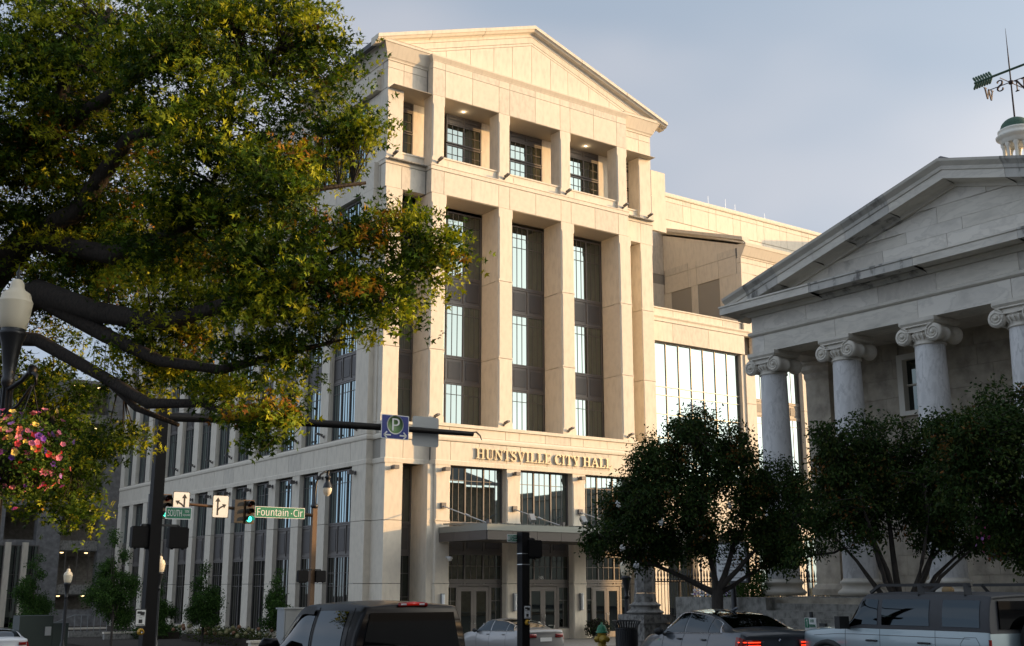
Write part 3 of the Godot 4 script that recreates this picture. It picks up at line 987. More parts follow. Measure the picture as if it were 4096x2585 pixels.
	for i in 7:
		var a = 45.2 + i * 4.2
		pier(h, F, 49.2, a + 3.2, a + 4.2, [-0.7, 2.02, 4.9], 0.0, 0.8, 0.0)
		window(h, F, 49.6, a, a + 3.2, -0.5, 4.9, 3, 1, [2.2], M.glass_low)
	piece(h, "wall", 74.9, 75.1, -0.7, 29.0, 49.2, 87.5, M.stone)
func gy(w: float) -> float:
	if w < 22.0:
		return -0.08
	if w < 40.0:
		return lerpf(-0.08, -0.88, (w - 22.0) / 18.0)
	return -0.88 - (w - 40.0) * 0.035

func ground() -> void:
	var s = st()
	var ws = [-400, -60, 0, 12, 22, 28, 34, 40, 57, 75, 100, 140, 600]
	for i in ws.size() - 1:
		var y0 = gy(minf(ws[i], 100))
		var y1 = gy(minf(ws[i + 1], 100))
		quad(s, P(-500, y0, ws[i]), P(500, y0, ws[i]), P(500, y1, ws[i + 1]), P(-500, y1, ws[i + 1]))
	struct(s, "ground", M.asphalt)
	s = st()
	ub(s, 24.0, 78.0, -1.4, -0.70, 41.0, 49.6)
	struct(s, "plaza", M.paving)
	s = st()
	ub(s, 17.0, 26.9, -3.0, -0.95, 49.6, 90.0)
	struct(s, "terrace_bed", M.mulch)
	s = st()
	ub(s, 19.45, 60.0, -0.4, 0.05, -30.0, 24.2)
	struct(s, "bank_sidewalk", M.paving)
# ---- old bank with its Ionic portico ----
func torus_prof(r: float, y0: float, y1: float, bulge: float) -> Array:
	var out = []
	for i in 7:
		var t = PI * i / 6.0
		out.append(Vector2(r + bulge * sin(t), lerpf(y0, y1, i / 6.0)))
	return out

func bank_column(b: Node, w: float) -> void:
	var u = 24.0
	var col = st(true)
	var c = P(u, 0, w)
	var prof = []
	for i in 13:
		var t = i / 12.0
		prof.append(Vector2(lerpf(0.425, 0.352, t * t * 0.6 + t * 0.4), lerpf(2.07, 7.52, t)))
	lathe(col, prof, c, 32)
	var shaft = done(col, b, "column", M.marble_col)
	var s = st(true)
	lathe(s, torus_prof(0.50, 1.64, 1.80, 0.075) + [Vector2(0.485, 1.81), Vector2(0.455, 1.86), Vector2(0.465, 1.91)] + torus_prof(0.475, 1.92, 2.02, 0.035) + [Vector2(0.45, 2.03), Vector2(0.43, 2.07)], c, 32)
	done(s, shaft, "column_base", M.marble)
	s = st(true)
	lathe(s, [Vector2(0.352, 7.52), Vector2(0.385, 7.53), Vector2(0.385, 7.57), Vector2(0.36, 7.58), Vector2(0.38, 7.66), Vector2(0.46, 7.76), Vector2(0.44, 7.83), Vector2(0.3, 7.84)], c, 32)
	for k in 24:
		var t = TAU * k / 24
		tube(s, [c + Vector3(cos(t) * 0.385, 7.63, sin(t) * 0.385), c + Vector3(cos(t) * 0.455, 7.72, sin(t) * 0.455), c + Vector3(cos(t) * 0.45, 7.79, sin(t) * 0.45)], [0.012, 0.03, 0.02], 5)
	# volutes: a scroll to each side, on both faces, joined by a bolster
	for sw in [-1.0, 1.0]:
		var vc = Vector3(c.x, 7.76, c.z - sw * 0.42)
		lathe(s, [Vector2(0.0, -0.47), Vector2(0.19, -0.47), Vector2(0.215, -0.44), Vector2(0.215, -0.38), Vector2(0.17, -0.25), Vector2(0.15, -0.06), Vector2(0.17, -0.05), Vector2(0.17, 0.05), Vector2(0.15, 0.06), Vector2(0.17, 0.25), Vector2(0.215, 0.38), Vector2(0.215, 0.44), Vector2(0.19, 0.47), Vector2(0.0, 0.47)], vc, 20, Vector3.RIGHT)
		for face in [-1.0, 1.0]:
			var pts = []
			var rad = []
			for i in 44:
				var t = i / 43.0
				var ang = PI / 2 + sw * -t * TAU * 2.3
				var r = lerpf(0.205, 0.045, pow(t, 0.8))
				pts.append(vc + Vector3(face * 0.475, sin(ang) * r, cos(ang) * r))
				rad.append(lerpf(0.024, 0.012, t))
			tube(s, pts, rad, 6)
			lathe(s, [Vector2(0.05, 0.0), Vector2(0.045, 0.03), Vector2(0.025, 0.05), Vector2(0.0, 0.055)], vc + Vector3(face * 0.47, 0, 0), 10, Vector3(face, 0, 0))
	for face in [-1.0, 1.0]:
		var top = []
		var low = []
		for i in 9:
			var t = i / 8.0
			top.append(Vector3(c.x + face * 0.475, 7.965, c.z + lerpf(-0.42, 0.42, t)))
			low.append(Vector3(c.x + face * 0.475, 7.85 - 0.03 * sin(PI * t), c.z + lerpf(-0.36, 0.36, t)))
		tube(s, top, [0.022], 6)
		tube(s, low, [0.016], 6)
	done(s, shaft, "capital", M.marble)
	s = st()
	lb(s, Vector3(c.x - 0.44, 7.82, c.z - 0.42), Vector3(c.x + 0.44, 7.99, c.z + 0.42))
	moulding(s, [Vector2(-0.4, 7.99), Vector2(0.0, 7.99), Vector2(0.05, 8.05), Vector2(0.05, 8.14), Vector2(-0.4, 8.14)], [c + Vector3(-0.46, 0, -0.46), c + Vector3(-0.46, 0, 0.46), c + Vector3(0.46, 0, 0.46), c + Vector3(0.46, 0, -0.46), c + Vector3(-0.46, 0, -0.46)], Vector3.LEFT)
	done(s, shaft, "abacus", M.marble)

func block_row(b: Node, called: String, u0: float, u1: float, y0: float, y1: float, ws: Array, m: Array) -> void:
	for i in ws.size() - 1:
		piece(b, called, u0 + rng.randf_range(0, 0.006), u1, y0 + 0.005, y1 - 0.005, ws[i] + 0.005, ws[i + 1] - 0.005, m[rng.randi() % m.size()])

func rough_cuts(a: float, b: float, step: float) -> Array:
	var out = [a]
	var x = a + step * rng.randf_range(0.4, 0.9)
	while x < b - step * 0.4:
		out.append(x)
		x += step * rng.randf_range(0.75, 1.25)
	out.append(b)
	return out

func bank() -> void:
	var b = bthing("bank_building", "grey marble temple-fronted bank with six Ionic columns", "building", P(26, 0.05, 15))
	var s: SurfaceTool
	var L = Vector3(-1, 0, 0)
	var w0 = 8.43
	var w1 = 21.57
	var mm = [M.marble, M.marble_c, M.marble_b]
	for i in 6:
		bank_column(b, 21.2 - 2.475 * i)
	# architrave, frieze and mouldings
	s = st()
	ub(s, 23.64, 24.36, 8.15, 9.4, w0 + 0.03, w1 - 0.03)
	ub(s, 24.3, 26.3, 8.15, 9.4, w1 - 0.75, w1 - 0.03)
	ub(s, 24.3, 26.3, 8.15, 9.4, w0 + 0.03, w0 + 0.75)
	done(s, b, "wall_core", M.marble_b)
	block_row(b, "architrave_block", 23.6, 24.4, 8.14, 8.62, [8.43, 11.3, 13.79, 16.23, 18.71, 21.12, 21.57], [M.marble, M.marble_c])
	block_row(b, "frieze_block", 23.62, 24.38, 8.74, 9.2, rough_cuts(w0, w1, 2.0), mm)
	s = st()
	moulding(s, [Vector2(-0.1, 8.62), Vector2(0.02, 8.62), Vector2(0.07, 8.66), Vector2(0.08, 8.72), Vector2(0.03, 8.75), Vector2(-0.1, 8.75)], [P(26.3, 0, w1), P(23.6, 0, w1), P(23.6, 0, w0), P(26.3, 0, w0)], Vector3(0, 0, -1))
	done(s, b, "architrave_moulding", M.marble)
	var cor = [Vector2(-0.2, 9.18), Vector2(0.05, 9.18), Vector2(0.1, 9.24), Vector2(0.2, 9.27), Vector2(0.2, 9.3), Vector2(0.55, 9.31), Vector2(0.56, 9.29), Vector2(0.6, 9.29), Vector2(0.6, 9.47), Vector2(0.63, 9.49), Vector2(0.63, 9.53), Vector2(-0.3, 9.58)]
	var cuts = rough_cuts(w0, w1, 2.6)
	s = st()
	moulding(s, cor, [P(26.6, 0, w1), P(23.6, 0, w1), P(23.6, 0, cuts[-2] + 0.004)], Vector3(0, 0, -1))
	done(s, b, "cornice_block", M.marble)
	for i in range(1, cuts.size() - 2):
		s = st()
		moulding(s, cor, [P(23.6, 0, cuts[i] + 0.004), P(23.6, 0, cuts[i + 1] - 0.004)], L)
		done(s, b, "cornice_block", M.marble_dark if i % 2 else M.marble)
	s = st()
	moulding(s, cor, [P(23.6, 0, cuts[1] - 0.004), P(23.6, 0, w0), P(26.6, 0, w0)], L)
	done(s, b, "cornice_block", M.marble)
	# tympanum courses, cut to the slope
	var wm = 14.95
	var sl = 0.2785
	var y = 9.56
	for hgt in [0.52, 0.30, 0.42, 0.50]:
		var half: float = (11.26 - y) / sl
		var ws = rough_cuts(wm - half, wm + half, 1.9)
		for i in ws.size() - 1:
			var a: float = ws[i] + 0.005
			var c: float = ws[i + 1] - 0.005
			var ya = minf(y + hgt - 0.005, 11.26 - absf(a - wm) * sl)
			var yc = minf(y + hgt - 0.005, 11.26 - absf(c - wm) * sl)
			var poly = PackedVector2Array([Vector2(a, y), Vector2(c, y)])
			if yc > y + 0.03:
				poly.append(Vector2(c, yc))
			if a < wm and c > wm and y + hgt > 11.2:
				poly.append(Vector2(wm, minf(y + hgt - 0.005, 11.26)))
			if ya > y + 0.03:
				poly.append(Vector2(a, ya))
			# corner where the course meets the slope inside this stone
			if poly.size() < 3:
				continue
			s = st()
			ext(s, poly, "u", 23.66 + rng.randf_range(0, 0.006), 24.1)
			done(s, b, "tympanum_block", mm[rng.randi() % 3])
		y += hgt
	s = st()
	ext(s, PackedVector2Array([Vector2(8.4, 9.5), Vector2(21.5, 9.5), Vector2(14.95, 11.3)]), "u", 23.70, 24.2)
	done(s, b, "pediment_core", M.marble_b)
	# raking cornice in separate stones
	var rake = [Vector2(-0.4, -0.56), Vector2(0.06, -0.56), Vector2(0.08, -0.50), Vector2(0.14, -0.47), Vector2(0.52, -0.46), Vector2(0.52, -0.26), Vector2(0.55, -0.24), Vector2(0.57, -0.16), Vector2(0.68, -0.06), Vector2(0.70, 0.0), Vector2(-0.4, 0.02)]
	for sgn in [-1.0, 1.0]:
		var d = 0.0
		var ends = [0.0, 1.55, 2.9, 3.95, 5.2, 6.3, 7.1]
		for i in 6:
			s = st()
			var A = P(23.66, 11.7 - sl * ends[i], wm + sgn * (ends[i] + (0.004 if i else 0.0)))
			var B = P(23.66, 11.7 - sl * ends[i + 1], wm + sgn * (ends[i + 1] - 0.004))
			moulding(s, rake, [A, B], L)
			done(s, b, "raking_cornice_block", [M.marble, M.marble_dark, M.marble][i % 3])
	# roof and hall behind
	s = st()
	for sgn in [-1.0, 1.0]:
		hexa(s, [P(23.3, 11.55, wm), P(23.3, 9.58, wm + sgn * 7.1), P(23.3, 9.64, wm + sgn * 7.1), P(23.3, 11.66, wm), P(52, 11.55, wm), P(52, 9.58, wm + sgn * 7.1), P(52, 9.64, wm + sgn * 7.1), P(52, 11.66, wm)])
	hexa(s, [P(23.1, 11.66, wm - 0.25), P(23.1, 11.66, wm + 0.25), P(23.1, 11.78, wm + 0.02), P(23.1, 11.78, wm - 0.02), P(52, 11.66, wm - 0.25), P(52, 11.66, wm + 0.25), P(52, 11.78, wm + 0.02), P(52, 11.78, wm - 0.02)])
	done(s, b, "roof", M.roof_slate)
	piece(b, "portico_ceiling", 24.35, 26.2, 8.32, 8.42, w0 + 0.7, w1 - 0.7, M.marble_b)
	s = st()
	ub(s, 26.26, 26.6, 0.0, 9.5, w0 + 0.03, 17.6)
	ub(s, 26.26, 26.6, 0.0, 9.5, 18.62, w1 - 0.03)
	ub(s, 26.26, 26.6, 7.82, 9.5, 17.6, 18.62)
	ub(s, 26.26, 26.6, 0.0, 6.38, 17.6, 18.62)
	ub(s, 26.6, 51.5, 0.0, 9.5, w0 + 0.03, w1 - 0.03)
	ub(s, 23.1, 26.6, -0.3, 1.6, w0 - 0.3, w1 + 0.2)
	done(s, b, "wall_core", M.bank_wall)
	y = 1.63
	var row = 0
	while y < 8.6:
		var ws = rough_cuts(w0, w1, 1.3)
		for i in ws.size() - 1:
			var y1 = minf(y + 0.52, 8.6)
			if ws[i + 1] > 17.45 and ws[i] < 18.75 and y1 > 6.25 and y < 7.95:
				# stones beside the window are cut back to its frame
				if ws[i] < 17.4:
					piece(b, "wall_block", 26.2, 26.5, y + 0.004, y1 - 0.004, ws[i] + 0.004, 17.45, M.bank_wall)
				if ws[i + 1] > 18.8:
					piece(b, "wall_block", 26.2, 26.5, y + 0.004, y1 - 0.004, 18.77, ws[i + 1] - 0.004, M.bank_wall)
				continue
			piece(b, "wall_block", 26.2 + rng.randf_range(0, 0.004), 26.5, y + 0.004, y1 - 0.004, ws[i] + 0.004, ws[i + 1] - 0.004, M.bank_wall)
		y += 0.52
		row += 1
	s = st()
	for q in [[17.45, 17.62, 6.3, 7.95], [18.60, 18.77, 6.3, 7.95], [17.62, 18.60, 7.8, 7.95], [17.62, 18.60, 6.3, 6.42]]:
		ub(s, 26.14, 26.4, q[2], q[3], q[0], q[1])
	ub(s, 26.3, 26.36, 6.42, 7.8, 18.08, 18.14)
	ub(s, 26.3, 26.36, 7.1, 7.15, 17.62, 18.6)
	var win = done(s, b, "window", M.cream_paint)
	piece(win, "pane", 26.35, 26.36, 6.42, 7.8, 17.62, 18.6, M.glass_low)
	# antae at the ends of the wall
	for q in [[20.75, 21.57], [8.43, 9.25]]:
		s = st()
		ub(s, 25.75, 26.25, 1.63, 7.7, q[0], q[1])
		moulding(s, [Vector2(-0.1, 7.6), Vector2(0.0, 7.6), Vector2(0.03, 7.68), Vector2(0.03, 7.8), Vector2(0.1, 7.9), Vector2(0.1, 8.02), Vector2(0.16, 8.08), Vector2(0.16, 8.15), Vector2(-0.1, 8.15)], [P(26.2, 0, q[1]), P(25.75, 0, q[1]), P(25.75, 0, q[0]), P(26.2, 0, q[0])], Vector3(0, 0, -1))
		moulding(s, [Vector2(-0.05, 1.64), Vector2(0.1, 1.64), Vector2(0.1, 1.8), Vector2(0.03, 1.92), Vector2(0.0, 1.95), Vector2(-0.05, 1.95)], [P(26.2, 0, q[1]), P(25.75, 0, q[1]), P(25.75, 0, q[0]), P(26.2, 0, q[0])], Vector3(0, 0, -1))
		done(s, b, "anta", M.bank_wall)
	# stylobate and steps, each of several stones
	for i in 10:
		var top = 1.63 - 0.172 * i
		var edge = 23.15 - 0.32 * i
		var ends = 20.35 + 0.25 * minf(i, 3)
		var ws = rough_cuts(w0 - 0.6, ends, 2.4)
		for k in ws.size() - 1:
			piece(b, "step_stone", edge, edge + 0.6, top - 0.185, top, ws[k] + 0.004, ws[k + 1] - 0.004, M.concrete)
	# cupola
	var cu = P(26.8, 0, 15.1)
	s = st(true)
	lathe(s, [Vector2(0.55, 11.2), Vector2(0.55, 12.2), Vector2(0.48, 12.22), Vector2(0.48, 12.3), Vector2(0.0, 12.3)], cu, 24)
	var drum = done(s, b, "cupola", M.cream_paint)
	for k in 10:
		var t = TAU * k / 10 + 0.2
		var q = cu + Vector3(cos(t) * 0.33, 0, sin(t) * 0.33)
		s = st(true)
		lathe(s, [Vector2(0.055, 12.3), Vector2(0.045, 12.36), Vector2(0.042, 12.86), Vector2(0.05, 12.88), Vector2(0.075, 12.95), Vector2(0.075, 12.98)], q, 10)
		done(s, drum, "cupola_column", M.cream_paint)
	s = st(true)
	lathe(s, [Vector2(0.0, 12.98), Vector2(0.40, 12.98), Vector2(0.40, 13.08), Vector2(0.44, 13.12), Vector2(0.50, 13.16), Vector2(0.51, 13.2), Vector2(0.45, 13.24), Vector2(0.43, 13.3), Vector2(0.45, 13.33), Vector2(0.45, 13.36), Vector2(0.38, 13.40)], cu, 28)
	done(s, drum, "cupola_cornice", M.cream_paint)
	s = st(true)
	var dm = []
	for i in 9:
		var t = PI / 2 * i / 8.0
		dm.append(Vector2(0.385 * cos(t), 13.38 + 0.34 * sin(t)))
	lathe(s, dm, cu, 24)
	done(s, drum, "dome", M.copper)
	weathervane(cu)

func letter(t: String, size: float, depth: float, font := "Droid Serif") -> TextMesh:
	var tm = TextMesh.new()
	tm.text = t
	tm.font = sys_font(font)
	tm.font_size = 48
	tm.pixel_size = size / 34.0
	tm.depth = depth
	return tm

func weathervane(cu: Vector3) -> void:
	var v = bthing("weathervane", "green copper arrow weathervane with letters N and S on cupola", "weathervane", cu + UP * 13.7)
	var s = st(true)
	tube(s, [cu + UP * 13.68, cu + UP * 15.3, cu + UP * 16.25], [0.024, 0.018, 0.004], 7)
	done(s, v, "rod", M.iron)
	s = st(true)
	tube(s, [cu + Vector3(0, 15.06, -1.02), cu + Vector3(0, 15.06, 1.3)], [0.035, 0.03], 8)
	done(s, v, "arrow_shaft", M.copper)
	for k in 7:
		for sg in [-1.0, 1.0]:
			s = st(true)
			var z = -1.0 + k * 0.075
			var a = cu + Vector3(0, 15.06, z + 0.05)
			tube(s, [a, a + Vector3(0, sg * 0.08, -0.05), a + Vector3(0, sg * 0.16, -0.09), a + Vector3(0, sg * 0.18, -0.1)], [0.015, 0.032, 0.03, 0.008], 6)
			done(s, v, "feather", M.copper)
	s = st()
	ext(s, PackedVector2Array([Vector2(-1.3 + 15.1 - 0.3, 15.06), Vector2(15.1 - 1.25, 15.22), Vector2(15.1 - 1.25, 14.9)]), "u", cu.x - 0.015, cu.x + 0.015)
	done(s, v, "arrow_head", M.copper)
	s = st(true)
	tube(s, [cu + Vector3(0, 14.72, -0.62), cu + Vector3(0, 14.72, 0.62)], [0.012], 6)
	tube(s, [cu + Vector3(-0.5, 14.7, 0), cu + Vector3(0.5, 14.7, 0)], [0.012], 6)
	lathe(s, [Vector2(0.0, 14.66), Vector2(0.06, 14.67), Vector2(0.06, 14.75), Vector2(0.0, 14.76)], cu, 10)
	done(s, v, "cross_arm", M.iron)
	for q in [["N", Vector3(0.45, 14.76, 0.0), -PI / 2], ["S", Vector3(-0.5, 14.48, -0.02), PI / 2], ["W", Vector3(0.0, 14.6, -0.64), 0.0], ["E", Vector3(0.0, 14.6, 0.66), 0.0]]:
		var o = mi(v, "letter", letter(q[0], 0.30, 0.03), M.iron)
		o.transform = Transform3D(Basis(UP, q[2]), cu + q[1] - v.position)
# ---- street furniture ----
func text_on(parent: Node, called: String, t: String, at: Vector3, turn: float, wide: float, high: float, m: Material, font := "Droid Sans") -> void:
	var tm = TextMesh.new()
	tm.text = t
	tm.font = sys_font(font)
	tm.font_size = 48
	tm.pixel_size = 0.01
	tm.depth = 0.3
	var ab = tm.get_aabb()
	var o = mi(parent, called, tm, m)
	var sx = wide / ab.size.x
	var sy = high / ab.size.y
	var b = Basis(UP, turn) * Basis.from_scale(Vector3(sx, sy, 0.02))
	o.transform = Transform3D(b, at - b * (ab.position + ab.size / 2) - (parent.position if absolute.has(parent) else Vector3.ZERO))

func plate_shape(x0: float, x1: float, y0: float, y1: float, r: float) -> PackedVector2Array:
	var p = PackedVector2Array()
	for q in [[x1 - r, y1 - r, 0.0], [x0 + r, y1 - r, PI / 2], [x0 + r, y0 + r, PI], [x1 - r, y0 + r, 1.5 * PI]]:
		for i in 4:
			var t: float = q[2] + PI / 2 * i / 3.0
			p.append(Vector2(q[0] + r * cos(t), q[1] + r * sin(t)))
	return p

# a sheet sign standing in a plane of constant w, facing the camera's side
func plate(called: String, label: String, u0: float, u1: float, y0: float, y1: float, w: float, m: Material, border: Material, r := 0.03, group := "") -> Node3D:
	var o = bthing(called, label, "sign", P((u0 + u1) / 2, y0, w), group)
	var s = st()
	ext(s, plate_shape(u0, u1, y0, y1, r), "w", w, w + 0.006)
	done(s, o, "sheet", border if border else m)
	if border:
		s = st()
		ext(s, plate_shape(u0 + 0.02, u1 - 0.02, y0 + 0.02, y1 - 0.02, r), "w", w - 0.003, w)
		done(s, o, "face", m)
	return o

func arrow_poly(a: Vector2, b: Vector2, wide: float, head: float) -> Array:
	var d = (b - a).normalized()
	var n = Vector2(-d.y, d.x)
	var k = b - d * head
	return [PackedVector2Array([a - n * wide / 2, k - n * wide / 2, k + n * wide / 2, a + n * wide / 2]), PackedVector2Array([b, k + n * head * 0.62, k - n * head * 0.62])]

func arrow_sign(u0: float, u1: float, y0: float, y1: float, w: float, turn_right: bool, label: String) -> void:
	var o = plate("lane_sign", label, u0, u1, y0, y1, w, M.sign_white, M.sign_black, 0.05)
	var s = st()
	var c = (u0 + u1) / 2
	var k = 1.0 if turn_right else -1.0
	var x = c - k * 0.12
	for p in arrow_poly(Vector2(x, y0 + 0.1), Vector2(x, y1 - 0.08), 0.065, 0.17):
		ext(s, p, "w", w - 0.007, w - 0.002)
	var prev = Vector2(x, y0 + 0.24)
	for i in range(1, 6):
		var t = i / 5.0
		var q = Vector2(x + k * 0.16 * t * t * 1.2 + k * 0.02 * t, y0 + 0.24 + 0.24 * t - 0.03 * t * t)
		var d = (q - prev).normalized()
		var n = Vector2(-d.y, d.x) * 0.03
		ext(s, PackedVector2Array([prev - n, q - n, q + n, prev + n]), "w", w - 0.0072, w - 0.002)
		prev = q
	for p in arrow_poly(prev - Vector2(k * 0.03, 0.02), prev + Vector2(k * 0.14, 0.07), 0.03, 0.15):
		ext(s, p, "w", w - 0.0074, w - 0.002)
	done(s, o, "arrows", M.sign_black)

func signal_head(label: String, u: float, y0: float, w: float, lit: bool) -> void:
	var o = bthing("traffic_signal", label, "traffic signal", P(u, y0, w), "signals on the mast arm")
	var s = st()
	ub(s, u - 0.23, u + 0.23, y0, y0 + 0.93, w - 0.01, w + 0.01)
	done(s, o, "backplate", M.signal_plate)
	s = st()
	ub(s, u - 0.15, u + 0.15, y0 + 0.03, y0 + 0.9, w - 0.12, w + 0.12)
	ub(s, u - 0.62, u - 0.25, y0 + 0.02, y0 + 0.92, w - 0.10, w + 0.2)
	done(s, o, "housing", M.signal_house)
	for k in 3:
		var c = P(u, y0 + 0.18 + k * 0.29, w - 0.12)
		s = st(true)
		lathe(s, [Vector2(0.0, 0.03), Vector2(0.08, 0.02), Vector2(0.115, 0.0)], c, 16, Vector3(0, 0, 1))
		done(s, o, "lens", [M.signal_green if lit else M.signal_red_off, M.signal_amber_off, M.signal_red_off][k])
		s = st()
		for i in 9:
			var t0 = deg_to_rad(-20 + 220.0 * i / 9)
			var t1 = deg_to_rad(-20 + 220.0 * (i + 1) / 9)
			quad(s, c + Vector3(cos(t0) * 0.13, sin(t0) * 0.13, 0), c + Vector3(cos(t1) * 0.13, sin(t1) * 0.13, 0), c + Vector3(cos(t1) * 0.13, sin(t1) * 0.13 - 0.01, 0.22), c + Vector3(cos(t0) * 0.13, sin(t0) * 0.13 - 0.01, 0.22))
		done(s, o, "visor", M.signal_house)
	if lit:
		var l = OmniLight3D.new()
		l.name = "signal_glow"
		add_child(l, true)
		l.position = P(u, y0 + 0.18, w - 0.25)
		l.light_color = Color(0.1, 1.0, 0.75)
		l.light_energy = 0.05
		l.light_size = 0.1
		l.shadow_enabled = true

func ped_head(label: String, u: float, y: float, w: float, tx := 0.0) -> void:
	var o = bthing("pedestrian_signal", label, "signal", P(u, y - 0.23, w))
	var s = st()
	ub(s, u - 0.22, u + 0.22, y - 0.21, y + 0.21, w - 0.09, w + 0.09)
	ub(s, u - 0.20, u + 0.20, y - 0.235, y + 0.235, w - 0.075, w + 0.075)
	for k in [-0.12, 0.12]:
		ub(s, u + k - 0.025, u + k + 0.025, y - 0.26, y - 0.23, w - 0.02, w + 0.02)
	done(s, o, "housing", M.black_paint)
	s = st()
	bar(s, P(u, y + 0.21, w), P(u, y + 0.27, w), 0.05, 0.05, Vector3.RIGHT)
	bar(s, P(u, y + 0.265, w), P(u + tx, y + 0.265, w), 0.05, 0.05)
	done(s, o, "bracket", M.black_metal)

func walk_plate(label: String, u: float, y: float, w: float) -> void:
	var o = plate("crossing_sign", label, u - 0.12, u + 0.12, y - 0.17, y + 0.2, w, M.sign_white, M.sign_black, 0.02)
	var s = st()
	ub(s, u - 0.08, u + 0.02, y + 0.10, y + 0.15, w - 0.006, w)
	ub(s, u - 0.01, u + 0.08, y + 0.07, y + 0.14, w - 0.0063, w)
	ub(s, u - 0.04, u + 0.04, y - 0.10, y - 0.02, w - 0.006, w)
	ub(s, u - 0.08, u + 0.08, y - 0.14, y - 0.125, w - 0.006, w)
	done(s, o, "pictogram", M.sign_black)
	text_on(o, "lettering", "PUSH BUTTON", P(u, y + 0.055, w - 0.002), 0.0, 0.16, 0.018, M.sign_black)
	text_on(o, "lettering", "FOR", P(u, y + 0.015, w - 0.002), 0.0, 0.06, 0.018, M.sign_black)

func push_button(label: String, u: float, y: float, w: float) -> void:
	var o = bthing("push_button", label, "button", P(u, y, w))
	var s = st(true)
	lathe(s, [Vector2(0.0, 0.09), Vector2(0.05, 0.08), Vector2(0.07, 0.05), Vector2(0.075, 0.0)], P(u, y, w), 12, Vector3(0, 0, 1))
	done(s, o, "housing", M.button_yellow)
	s = st(true)
	lathe(s, [Vector2(0.0, 0.11), Vector2(0.025, 0.105), Vector2(0.03, 0.08)], P(u, y, w), 10, Vector3(0, 0, 1))
	done(s, o, "knob", M.steel)

func acorn_lamp(label: String, u: float, w: float, y0: float, yg: float, k: float, group := "acorn street lamps") -> Node3D:
	var o = bthing("street_lamp", label, "street lamp", P(u, y0, w), group)
	var c = P(u, 0, w)
	var s = st(true)
	lathe(s, [Vector2(0.2 * k, y0), Vector2(0.2 * k, y0 + 0.3), Vector2(0.13 * k, y0 + 0.4), Vector2(0.12 * k, y0 + 0.8), Vector2(0.075 * k, y0 + 0.95), Vector2(0.065 * k, yg - 0.75 * k), Vector2(0.085 * k, yg - 0.72 * k), Vector2(0.085 * k, yg - 0.66 * k), Vector2(0.07 * k, yg - 0.63 * k), Vector2(0.09 * k, yg - 0.45 * k), Vector2(0.13 * k, yg - 0.2 * k), Vector2(0.17 * k, yg - 0.08 * k), Vector2(0.18 * k, yg - 0.05 * k), Vector2(0.15 * k, yg - 0.03 * k), Vector2(0.15 * k, yg)], c, 16)
	for i in 10:
		var t = TAU * i / 10
		tube(s, [c + Vector3(cos(t) * 0.07 * k, y0 + 1.0, sin(t) * 0.07 * k), c + Vector3(cos(t) * 0.065 * k, yg - 0.78 * k, sin(t) * 0.065 * k)], [0.014 * k], 5)
	done(s, o, "post", M.black_metal)
	s = st(true)
	lathe(s, [Vector2(0.14 * k, yg), Vector2(0.165 * k, yg + 0.03 * k), Vector2(0.19 * k, yg + 0.15 * k), Vector2(0.21 * k, yg + 0.32 * k), Vector2(0.215 * k, yg + 0.36 * k)], c, 24)
	done(s, o, "globe", M.globe)
	s = st(true)
	lathe(s, [Vector2(0.215 * k, yg + 0.36 * k), Vector2(0.19 * k, yg + 0.41 * k), Vector2(0.185 * k, yg + 0.44 * k), Vector2(0.17 * k, yg + 0.48 * k), Vector2(0.11 * k, yg + 0.52 * k), Vector2(0.09 * k, yg + 0.55 * k), Vector2(0.088 * k, yg + 0.6 * k), Vector2(0.06 * k, yg + 0.66 * k), Vector2(0.0, yg + 0.68 * k)], c, 24)
	done(s, o, "globe_cap", M.globe)
	s = st(true)
	lathe(s, [Vector2(0.03 * k, yg + 0.66 * k), Vector2(0.02 * k, yg + 0.72 * k), Vector2(0.03 * k, yg + 0.76 * k), Vector2(0.008 * k, yg + 0.8 * k), Vector2(0.0, yg + 0.9 * k)], c, 8)
	done(s, o, "finial", M.black_metal)
	return o

func petunia() -> ArrayMesh:
	var s = st()
	for k in 5:
		var t0 = TAU * k / 5
		var p = []
		for i in 4:
			var t = t0 + TAU / 5 * (i / 3.0 - 0.5)
			var r = 0.030 if i == 0 or i == 3 else 0.037
			p.append(Vector3(cos(t) * r, 0.004 * (1 if i % 2 else 0) + 0.01, sin(t) * r))
		for i in 3:
			tri(s, Vector3(0, -0.012, 0), p[i], p[i + 1])
	s.generate_normals()
	return s.commit()

func leaf_ball(parent: Node, called: String, c: Vector3, r: Vector3, n: int, size: float, col: Array, m: Material, leaf: Mesh, lean := 0.35) -> void:
	var mm = MultiMesh.new()
	mm.transform_format = MultiMesh.TRANSFORM_3D
	mm.use_colors = true
	mm.mesh = leaf
	mm.instance_count = n
	for i in n:
		var d = Vector3(rng.randfn(), rng.randfn(), rng.randfn()).normalized()
		var q = c + d * r * pow(rng.randf(), lean) * rng.randf_range(0.85, 1.08)
		var b = Basis(Vector3(rng.randfn(), rng.randfn(), rng.randfn()).normalized(), rng.randf() * TAU).scaled(Vector3.ONE * size * rng.randf_range(0.6, 1.3))
		mm.set_instance_transform(i, Transform3D(b, q))
		mm.set_instance_color(i, col[rng.randi() % col.size()] * rng.randf_range(0.7, 1.25))
	var o = MultiMeshInstance3D.new()
	o.name = called
	o.multimesh = mm
	o.material_override = m
	o.set_meta("kind", "stuff")
	parent.add_child(o, true)
	if absolute.has(parent):
		o.position = -parent.position

